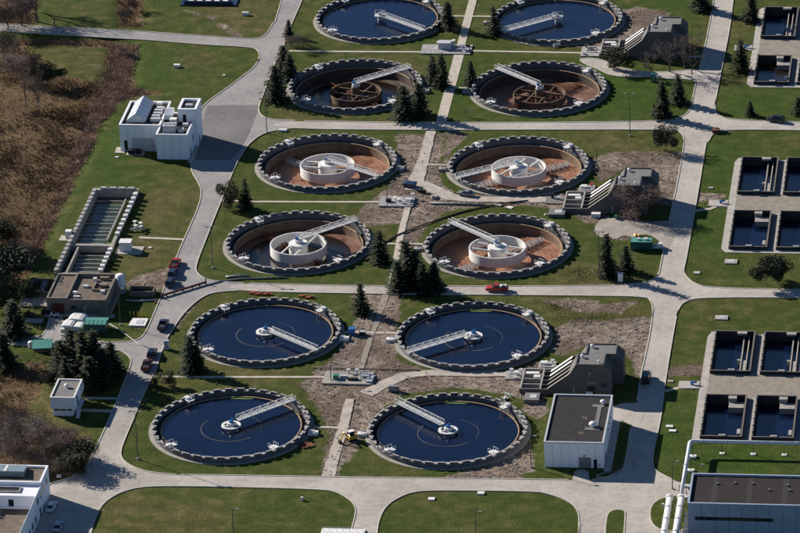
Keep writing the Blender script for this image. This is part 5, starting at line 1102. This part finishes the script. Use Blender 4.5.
# ------------------------------------------------------------------ trees
def conifer_mesh(seed, dense=1.0, droop=.18, full=.8, ragged=.3):
    r = random.Random(seed); V = []; F = []
    whorls = 25; lobes = [(r.uniform(0, 6.28), r.uniform(.6, 1.0), r.uniform(.1, .8)) for _ in range(5)]
    for k in range(whorls):
        t = .03 + .95 * (k / whorls) ** .95; n = max(4, int((12 - 7 * t) * dense))
        for j in range(n):
            a = 2 * math.pi * (j + r.random()) / n
            gap = 1.0
            for la, ls, lt in lobes:        # sides where the tree grew thin
                gap -= ragged * ls * max(0, math.cos(a - la)) ** 4 * max(0, 1 - abs(t - lt) * 4)
            Lb = (.225 * (1 - t) ** full * r.uniform(.6, 1.18) + .014) * max(.25, gap)
            d = Vector((math.cos(a), math.sin(a), 0)); s_ = Vector((-math.sin(a), math.cos(a), 0)); z = t + r.uniform(-.02, .02)
            m_ = 6
            for i in range(m_):
                f = (i + .7) / m_; c = d * Lb * f + Vector((r.uniform(-.008, .008), r.uniform(-.008, .008), z - droop * Lb * f * (1 + f) + .035 * f * f))
                wdt = (.022 + .024 * (1 - f)) * (1.15 - .6 * t) * r.uniform(.6, 1.3); ln = .034 * r.uniform(.6, 1.4) * (1.2 - .6 * t)
                ax = (d + s_ * r.uniform(-1, 1) + Vector((0, 0, r.uniform(-.4, .5)))).normalized(); sd_ = (s_ + d * r.uniform(-.4, .4) + Vector((0, 0, r.uniform(-.6, .6)))).normalized()
                o = len(V); V += [c - sd_ * wdt, c + ax * ln, c + sd_ * wdt, c - ax * ln * .8]; F += [(o, o + 1, o + 2), (o, o + 2, o + 3)]
    b = MB(); b.v = [tuple(v) for v in V]; b.f = F; return b
def plain(b, name, material):
    me_ = bpy.data.meshes.new(name); me_.from_pydata(b.v, [], b.f); me_.materials.append(MATS[material]); return me_
CON = [plain(conifer_mesh(11), 'crown', 'needle'), plain(conifer_mesh(12, 1.2, .3, .6, .5), 'crown', 'needle'), plain(conifer_mesh(13, 1.0, .1, .72, .6), 'crown', 'needleblue'), plain(conifer_mesh(14, 1.15, .22, .55, .4), 'crown', 'needle'), plain(conifer_mesh(15, 1.1, .2, .45, .8), 'crown', 'needleblue'), plain(conifer_mesh(16, 1.1, .15, .65, .55), 'crown', 'needle')]
TRK = MB().tube([(0, 0, -.03), (.004, 0, .5), (0, 0, .97)], .016, 7, .003).mesh('trunk', 'trunk')
def conifer(px, py, hpx, label, wide=1.0, v=None, name='conifer', grp='conifers of the site'):
    x, y = G(px, py); dist = (Vector((x, y, 0)) - CP).length; h = hpx / (4490.19 / dist * .912)
    t = thing(name, label, 'tree', (x, y, -.1), rnd.uniform(0, 6.28), grp); k = rnd.randrange(6) if v is None or rnd.random() < .4 else v
    o = inst('crown', CON[k], t); o.scale = (h * wide * rnd.uniform(1.3, 1.6), h * wide * rnd.uniform(1.3, 1.6), h * 1.03); o = inst('trunk', TRK, t); o.scale = (h, h, h); return t
def limb_tree(seed, levels=5, spread=.55, twigs=3):
    r = random.Random(seed); b = MB()
    def grow(p, d, L, rad, lv):
        q = p + d * L; mid = p + d * L * .5 + Vector((r.uniform(-1, 1), r.uniform(-1, 1), 0)) * L * .05
        b.tube([p, mid, q], rad, 4 if lv < levels - 1 else 3, rad * .6)
        if lv == 0: return
        for i in range(twigs if lv < levels else 4):
            ax = Vector((r.uniform(-1, 1), r.uniform(-1, 1), r.uniform(-.25, .5))); nd = (d + ax * spread * 1.35).normalized()
            if nd.z < -.05: nd.z = .08
            grow(p + d * L * r.uniform(.55, 1), nd, L * r.uniform(.6, .84), rad * .56, lv - 1)
    grow(Vector((0, 0, 0)), Vector((0, 0, 1)), .26, .02, levels); return b
BARE = [plain(limb_tree(3, 6), 'branches', 'twig'), plain(limb_tree(4, 6, .7), 'branches', 'twig'), plain(limb_tree(5, 6, .62), 'branches', 'twigred')]
def leaf_ball(seed, n, zc=.5, rx=.42, rz=.46, size=.035, hollow=.45, ratio=.7):
    r = random.Random(seed); V = []; F = []; cl = [(r.uniform(-.3, .3), r.uniform(-.3, .3), zc + r.uniform(-.28, .34), r.uniform(.14, .26)) for _ in range(14)]
    for i in range(n):
        cx_, cy_, cz_, cr = cl[r.randrange(len(cl))]; d = Vector((r.gauss(0, 1), r.gauss(0, 1), r.gauss(0, 1))).normalized() * cr * r.uniform(hollow, 1)
        c = Vector((cx_, cy_, cz_)) + d; a = Vector((r.gauss(0, 1), r.gauss(0, 1), r.gauss(0, 1))).normalized(); b_ = a.orthogonal().normalized(); s_ = size * r.uniform(.6, 1.4)
        o = len(V); V += [c - a * s_, c + b_ * s_ * ratio, c + a * s_, c - b_ * s_ * ratio]; F.append((o, o + 1, o + 2, o + 3))
    b = MB(); b.v = [tuple(v) for v in V]; b.f = F; return b
LEAF = {'olive': plain(leaf_ball(1, 4200, size=.021), 'crown', 'olive'), 'green': plain(leaf_ball(2, 4600, size=.022), 'crown', 'needle'), 'red': plain(leaf_ball(3, 3600, size=.05, hollow=.3, ratio=.05), 'crown', 'twigred'), 'grey': plain(leaf_ball(4, 3000, size=.05, hollow=.3, ratio=.045), 'crown', 'twig')}
def broad(px, py, hpx, label, kind=0, wide=1.0, leaf=None, name='bare_tree', grp=None):
    x, y = G(px, py); dist = (Vector((x, y, 0)) - CP).length; h = hpx / (4490.19 / dist * .912)
    t = thing(name, label, 'tree' if 'tree' in name else 'shrub', (x, y, -.3), rnd.uniform(0, 6.28), grp); o = inst('branches', BARE[kind], t); o.scale = (h * wide, h * wide, h)
    if leaf: o = inst('crown', LEAF[leaf], t); o.scale = (h * wide, h * wide, h)
    return t
C_ = conifer
C_(289, 36, 16, 'small conifer beside the top left road', 1.2); C_(284, 76, 30, 'tall conifer, upper of the pair left of the dark drained tank', 1.25, 1); C_(290, 80, 26, 'conifer touching the left rim of the dark drained tank', 1.2); C_(276, 101, 35, 'tall conifer, lower of the pair left of the dark drained tank', 1.2, 3)
C_(433, 84, 28, 'conifer left of the upper centre path, left of a pair', 1.0); C_(442, 87, 33, 'conifer left of the upper centre path, right of a pair', 1.0, 1); C_(471, 85, 24, 'conifer right of the upper centre path', 1.1, 3)
C_(448, 28, 26, 'conifer between the two topmost tanks, left of the path', 1.2, 1); C_(494, 34, 27, 'conifer at the left rim of the top right tank', 1.1)
C_(404, 119, 33, 'dark conifer at the right rim of the dark drained tank, left of two', 1.25, 1); C_(419, 115, 32, 'dark conifer at the right rim of the dark drained tank, right of two', 1.2, 3)
C_(662, 117, 35, 'dark conifer left of the upper right road, nearer of two', 1.1, 1); C_(678, 103, 28, 'dark conifer left of the upper right road, farther of two', 1.1)
C_(741, 71, 31, 'conifer beside the left edge of the top basins', 1.0, 3); C_(751, 21, 26, 'conifer at the corner of the topmost basin', 1.25, 1); C_(750, 115, 14, 'small conifer on the lawn below the top basins', 1.3); C_(798, 114, 17, 'conifer on the lawn at the right edge', 1.4, 1)
C_(700, 10, 26, 'dark conifer at the top edge left of the road', 1.5, 1); broad(666, 152, 29, 'dark round evergreen on the verge below the upper junction', 0, .95, 'green', 'leafy_tree')
C_(246, 209, 30, 'conifer on the walk left of the rusty tank, right of two', 1.0, 0); C_(380, 262, 32, 'conifer at the right rim of the wet-floored tank', 1.1, 3); C_(361, 313, 30, 'conifer alone beside the rutted trail', 1.15, 0)
for (a, b_, h, lb) in ((398, 291, 30, 'conifer in the centre group, leftmost'), (407, 285, 45, 'tallest conifer in the centre group'), (416, 287, 36, 'conifer in the centre group, behind the front pair'), (423, 293, 30, 'conifer in the centre group, front middle'), (435, 292, 30, 'conifer in the centre group, rightmost')): C_(a, b_, h, lb, 1.25)
C_(607, 276, 42, 'tall conifer beside the tall lamp post', .95, 0); C_(626, 271, 26, 'conifer just below the green container', 1.2, 3)
C_(191, 371, 36, 'bulky conifer left of the tank rim beside the left road', 1.25, 4); C_(197, 372, 27, 'smaller conifer behind the bulky one at the tank rim', 1.3, 3)
for (a, b_, h, wd, lb) in ((62, 376, 36, 1.2, 'leftmost'), (72, 372, 44, 1.2, 'second from the left'), (84, 380, 50, 1.2, 'tallest, in the middle'), (95, 376, 46, 1.3, 'right of the tallest'), (104, 384, 36, 1.3, 'front right'), (112, 374, 32, 1.3, 'nearest the road'), (66, 388, 32, 1.3, 'front left'), (90, 390, 34, 1.3, 'front middle')):
    C_(a, b_, h, 'dark conifer of the clump beside the left road, ' + lb, wd, None, 'conifer', 'clump of dark conifers')
C_(14, 336, 36, 'dark conifer at the left edge beside the drive', 1.4, 1); C_(4, 366, 34, 'dark conifer at the left edge above the reeds', 1.4, 1)
B_ = broad
B_(231, 208, 27, 'leafy tree on the walk left of the rusty tank, left of two', 1, 1.1, 'olive', 'leafy_tree'); B_(767, 285, 33, 'dark leafy tree below the middle basins, left of two', 1, 1.0, 'green', 'leafy_tree'); B_(778, 284, 28, 'dark leafy tree below the middle basins, right of two', 0, 1.0, 'green', 'leafy_tree')
B_(169, 386, 16, 'small leafy tree beside the left walk', 0, 1.0, 'olive', 'leafy_tree'); B_(155, 386, 14, 'small leafy tree at the left walk end', 0, 1.0, 'olive', 'leafy_tree')
B_(638, 217, 36, 'reddish bare tree in front of the middle fin building', 2, 1.35, 'red'); B_(618, 70, 22, 'olive shrub tree in front of the upper fin building', 0, 1.4, 'olive', 'leafy_tree')
B_(670, 72, 44, 'bare tree right of the upper fin building, nearest the drive', 1, 1.3); B_(684, 68, 48, 'bare tree between the upper fin building and the road', 0, 1.2); B_(652, 76, 34, 'bare tree at the foot of the upper fin building', 1, 1.3); B_(692, 74, 36, 'bare tree at the road edge by the upper fin building', 0, 1.2)
B_(303, 49, 14, 'grey bare bush right of the top left road, right of two', 1, 1.9, 'grey', 'bare_shrub'); B_(293, 45, 11, 'grey bare bush right of the top left road, left of two', 1, 1.9, 'grey', 'bare_shrub'); B_(466, 117, 13, 'small bare tree on the lawn below the dark tank pair', 1, 1.3)
B_(39, 113, 56, 'tall bare tree in the reed bed at upper left', 0, .75); B_(26, 108, 48, 'second bare tree in the reed bed at upper left', 1, .8); B_(457, 33, 9, 'small brown bush beside the topmost path', 2, 1.5, 'red', 'bare_shrub')
B_(51, 84, 22, 'dark green bush at the edge of the upper left clearing', 0, 1.3, 'green', 'leafy_shrub'); B_(73, 472, 26, 'dark green bush beside the bottom left junction', 0, 1.3, 'green', 'leafy_shrub'); B_(81, 464, 27, 'dark green round bush nearest the bottom left road', 0, 1.3, 'green', 'leafy_shrub')
for i, (px, py, h, kd, lf) in enumerate(((10, 440, 40, 0, 'grey'), (24, 448, 44, 1, 'grey'), (38, 452, 46, 0, 'grey'), (36, 432, 40, 1, None), (48, 462, 40, 2, 'red'), (60, 460, 38, 2, 'red'), (30, 466, 34, 0, 'red'), (14, 462, 34, 2, 'red'), (66, 448, 30, 2, 'red'), (44, 472, 24, 1, 'grey'), (58, 474, 22, 2, 'grey'), (2, 458, 40, 0, 'grey'), (20, 426, 26, 1, 'grey'))):
    h *= .8
    B_(px, py, h, f'brown bare bush in the lower left thicket, number {i + 1} from the top left' if False else ['pale bare bush at the thicket\'s left edge', 'pale bare bush second from the thicket\'s left edge', 'tallest pale bare bush in the lower left thicket', 'leafless bush at the top of the lower left thicket', 'reddish bush in the thicket centre', 'reddish bush in the thicket nearest the dark bush', 'reddish bush at the thicket\'s lower left', 'reddish bush just above the corner building', 'reddish bush at the thicket\'s upper right', 'low grey bush above the corner building\'s right end', 'low grey bush at the kerb of the bottom left junction', 'pale bare bush cut by the left frame edge', 'low pale bush below the dry reeds'][i], kd, 1.3, lf, 'bare_shrub', 'lower left thicket')
for i, (px, py, h, kd, lf, lb) in enumerate(((8, 30, 34, 0, 'red', 'brown tree at the top left corner, leftmost'), (22, 26, 36, 2, 'red', 'brown tree at the top left corner, right one'), (4, 60, 30, 0, 'grey', 'brown tree at the left edge below the top road'), (30, 10, 60, 0, None, 'tall bare tree cut by the top edge at left'), (37, 21, 56, 1, None, 'tall bare tree standing beside the top left road'), (14, 78, 26, 2, 'red', 'brown bush left of the upper left clearing'), (32, 66, 16, 2, 'red', 'low brown bush at the clearing\'s left edge'), (4, 250, 36, 0, 'green', 'dark tree at the left edge of the reed bed'), (8, 285, 40, 1, 'green', 'dark tree at the left edge above the drive'), (20, 262, 24, 2, 'red', 'brown bush in the lower reed bed'), (16, 310, 34, 0, 'green', 'dark tree left of the old pump house'), (126, 20, 12, 2, 'red', 'brown bush in the top ditch, left one'), (136, 10, 14, 2, 'red', 'brown bush in the top ditch, right one'), (122, 54, 12, 2, 'red', 'brown bush in the ditch just below the top road'), (36, 368, 10, 2, 'red', 'low brown bush below the green-roofed shelter'), (46, 382, 12, 2, 'red', 'low brown bush above the small white building'))):
    B_(px, py, h, lb, kd, 1.3, lf, 'bare_shrub' if h < 30 else 'bare_tree', 'brown growth on the left side')

# ------------------------------------------------------------------ reeds, rough weeds (uncountable growth)
clump = .5 * smooth_noise(11) + .5 * smooth_noise(4)
def scatter(name, label, region, n, hr, material, seed, thr=.5, wid=.10):
    r = np.random.RandomState(seed); flat = region.ravel(); pr = np.where((flat > thr * .6) & (np.abs(XX.ravel()) < 145) & (YY.ravel() > -200) & (YY.ravel() < 255), flat ** 2, 0)
    pr = pr * (.12 + clump.ravel() ** 2); ch = r.choice(len(flat), n, p=pr / pr.sum()); x = XX.ravel()[ch] + r.uniform(-1.3, 1.3, n); y = YY.ravel()[ch] + r.uniform(-1.3, 1.3, n); z = ZZ.ravel()[ch] - .05
    h = r.uniform(*hr, n) * (.35 + .65 * clump.ravel()[ch]) * (.6 + .4 * r.rand(n)); verts = np.zeros((n, 9, 3))
    for k in range(3):
        a = r.uniform(0, 6.28, n); lx, ly = np.cos(a), np.sin(a); tilt = r.uniform(.1, .6, n) * h; ta = r.uniform(0, 6.28, n); s_ = wid * h
        verts[:, 3 * k] = np.stack([x - lx * s_, y - ly * s_, z], 1); verts[:, 3 * k + 1] = np.stack([x + lx * s_, y + ly * s_, z], 1); verts[:, 3 * k + 2] = np.stack([x + np.cos(ta) * tilt, y + np.sin(ta) * tilt, z + h], 1)
    f = np.arange(n * 9).reshape(-1, 3); me_ = bpy.data.meshes.new(name); me_.from_pydata(verts.reshape(-1, 3).tolist(), [], f.tolist()); me_.materials.append(MATS[material]); return tag(inst(name, me_), label, 'plants', None, 'stuff')
scatter('reeds', 'brown dry reeds filling the ditch and wet ground on the left', aM, 42000, (.4, 1.5), 'reed', 5, .45, .13)
pale = union([[(118, 44), (136, 46), (130, 80), (150, 92), (118, 100), (95, 130), (80, 165), (52, 222), (30, 262), (20, 262), (60, 190), (85, 120), (105, 80)]], 2)
scatter('tall_reeds', 'pale tan reeds along the ditch bed left of the white hall', pale, 14000, (.6, 2.0), 'reedpale', 6, .5, .10)
rough = union([[(535, 298), (650, 298), (650, 316), (560, 324)], [(560, 268), (655, 268), (650, 284), (560, 285)], [(520, 440), (545, 420), (545, 466), (525, 470)], [(25, 360), (60, 372), (50, 420), (30, 420)]], 2)
scatter('weeds', 'rough tufted weeds on unmown grass', rough, 9000, (.12, .38), 'weed', 8, .5, .35)
edge = np.clip(1 - np.abs(aD - .42) / .35, 0, 1) * (aM < .1)
scatter('grass_tufts', 'ragged grass tufts along the edges of the bare soil', edge, 9000, (.10, .34), 'weed', 21, .3, .4)
def rubble(n, seed):
    r = np.random.RandomState(seed); pr = np.where(aD.ravel() > .6, .1 + clump.ravel() ** 3, 0); ch = r.choice(len(pr), n, p=pr / pr.sum())
    x = XX.ravel()[ch] + r.uniform(-.8, .8, n); y = YY.ravel()[ch] + r.uniform(-.8, .8, n); z = ZZ.ravel()[ch]; b = MB()
    ok = [not any(inside((x[i], y[i]), o) for o in polys) and all((x[i] - u) ** 2 + (y[i] - v) ** 2 > 20.2 ** 2 for u, v in TANKS.values()) for i in range(n)]
    for i in range(n):
        if not ok[i]: continue
        k = r.rand(); sx, sy, h = (r.uniform(.15, .5), r.uniform(.15, .4), r.uniform(.08, .3)) if k < .9 else (r.uniform(1.2, 3.0), .16, .12)
        b.cbox(x[i], y[i], z[i] - .03, sx, sy, h, r.uniform(0, 6.28))
    return b
for nm, mm, sd_, lb in (('rubble', 'gravel', 31, 'brown clods and stones strewn over the bare soil'), ('broken_concrete', 'coping', 32, 'pale broken concrete bits and offcuts on the bare soil')):
    tag(rubble(1500 if mm == 'gravel' else 420, sd_).build(nm, mm), lb, 'rubble', None, 'stuff')
print('objects', len(bpy.data.objects))
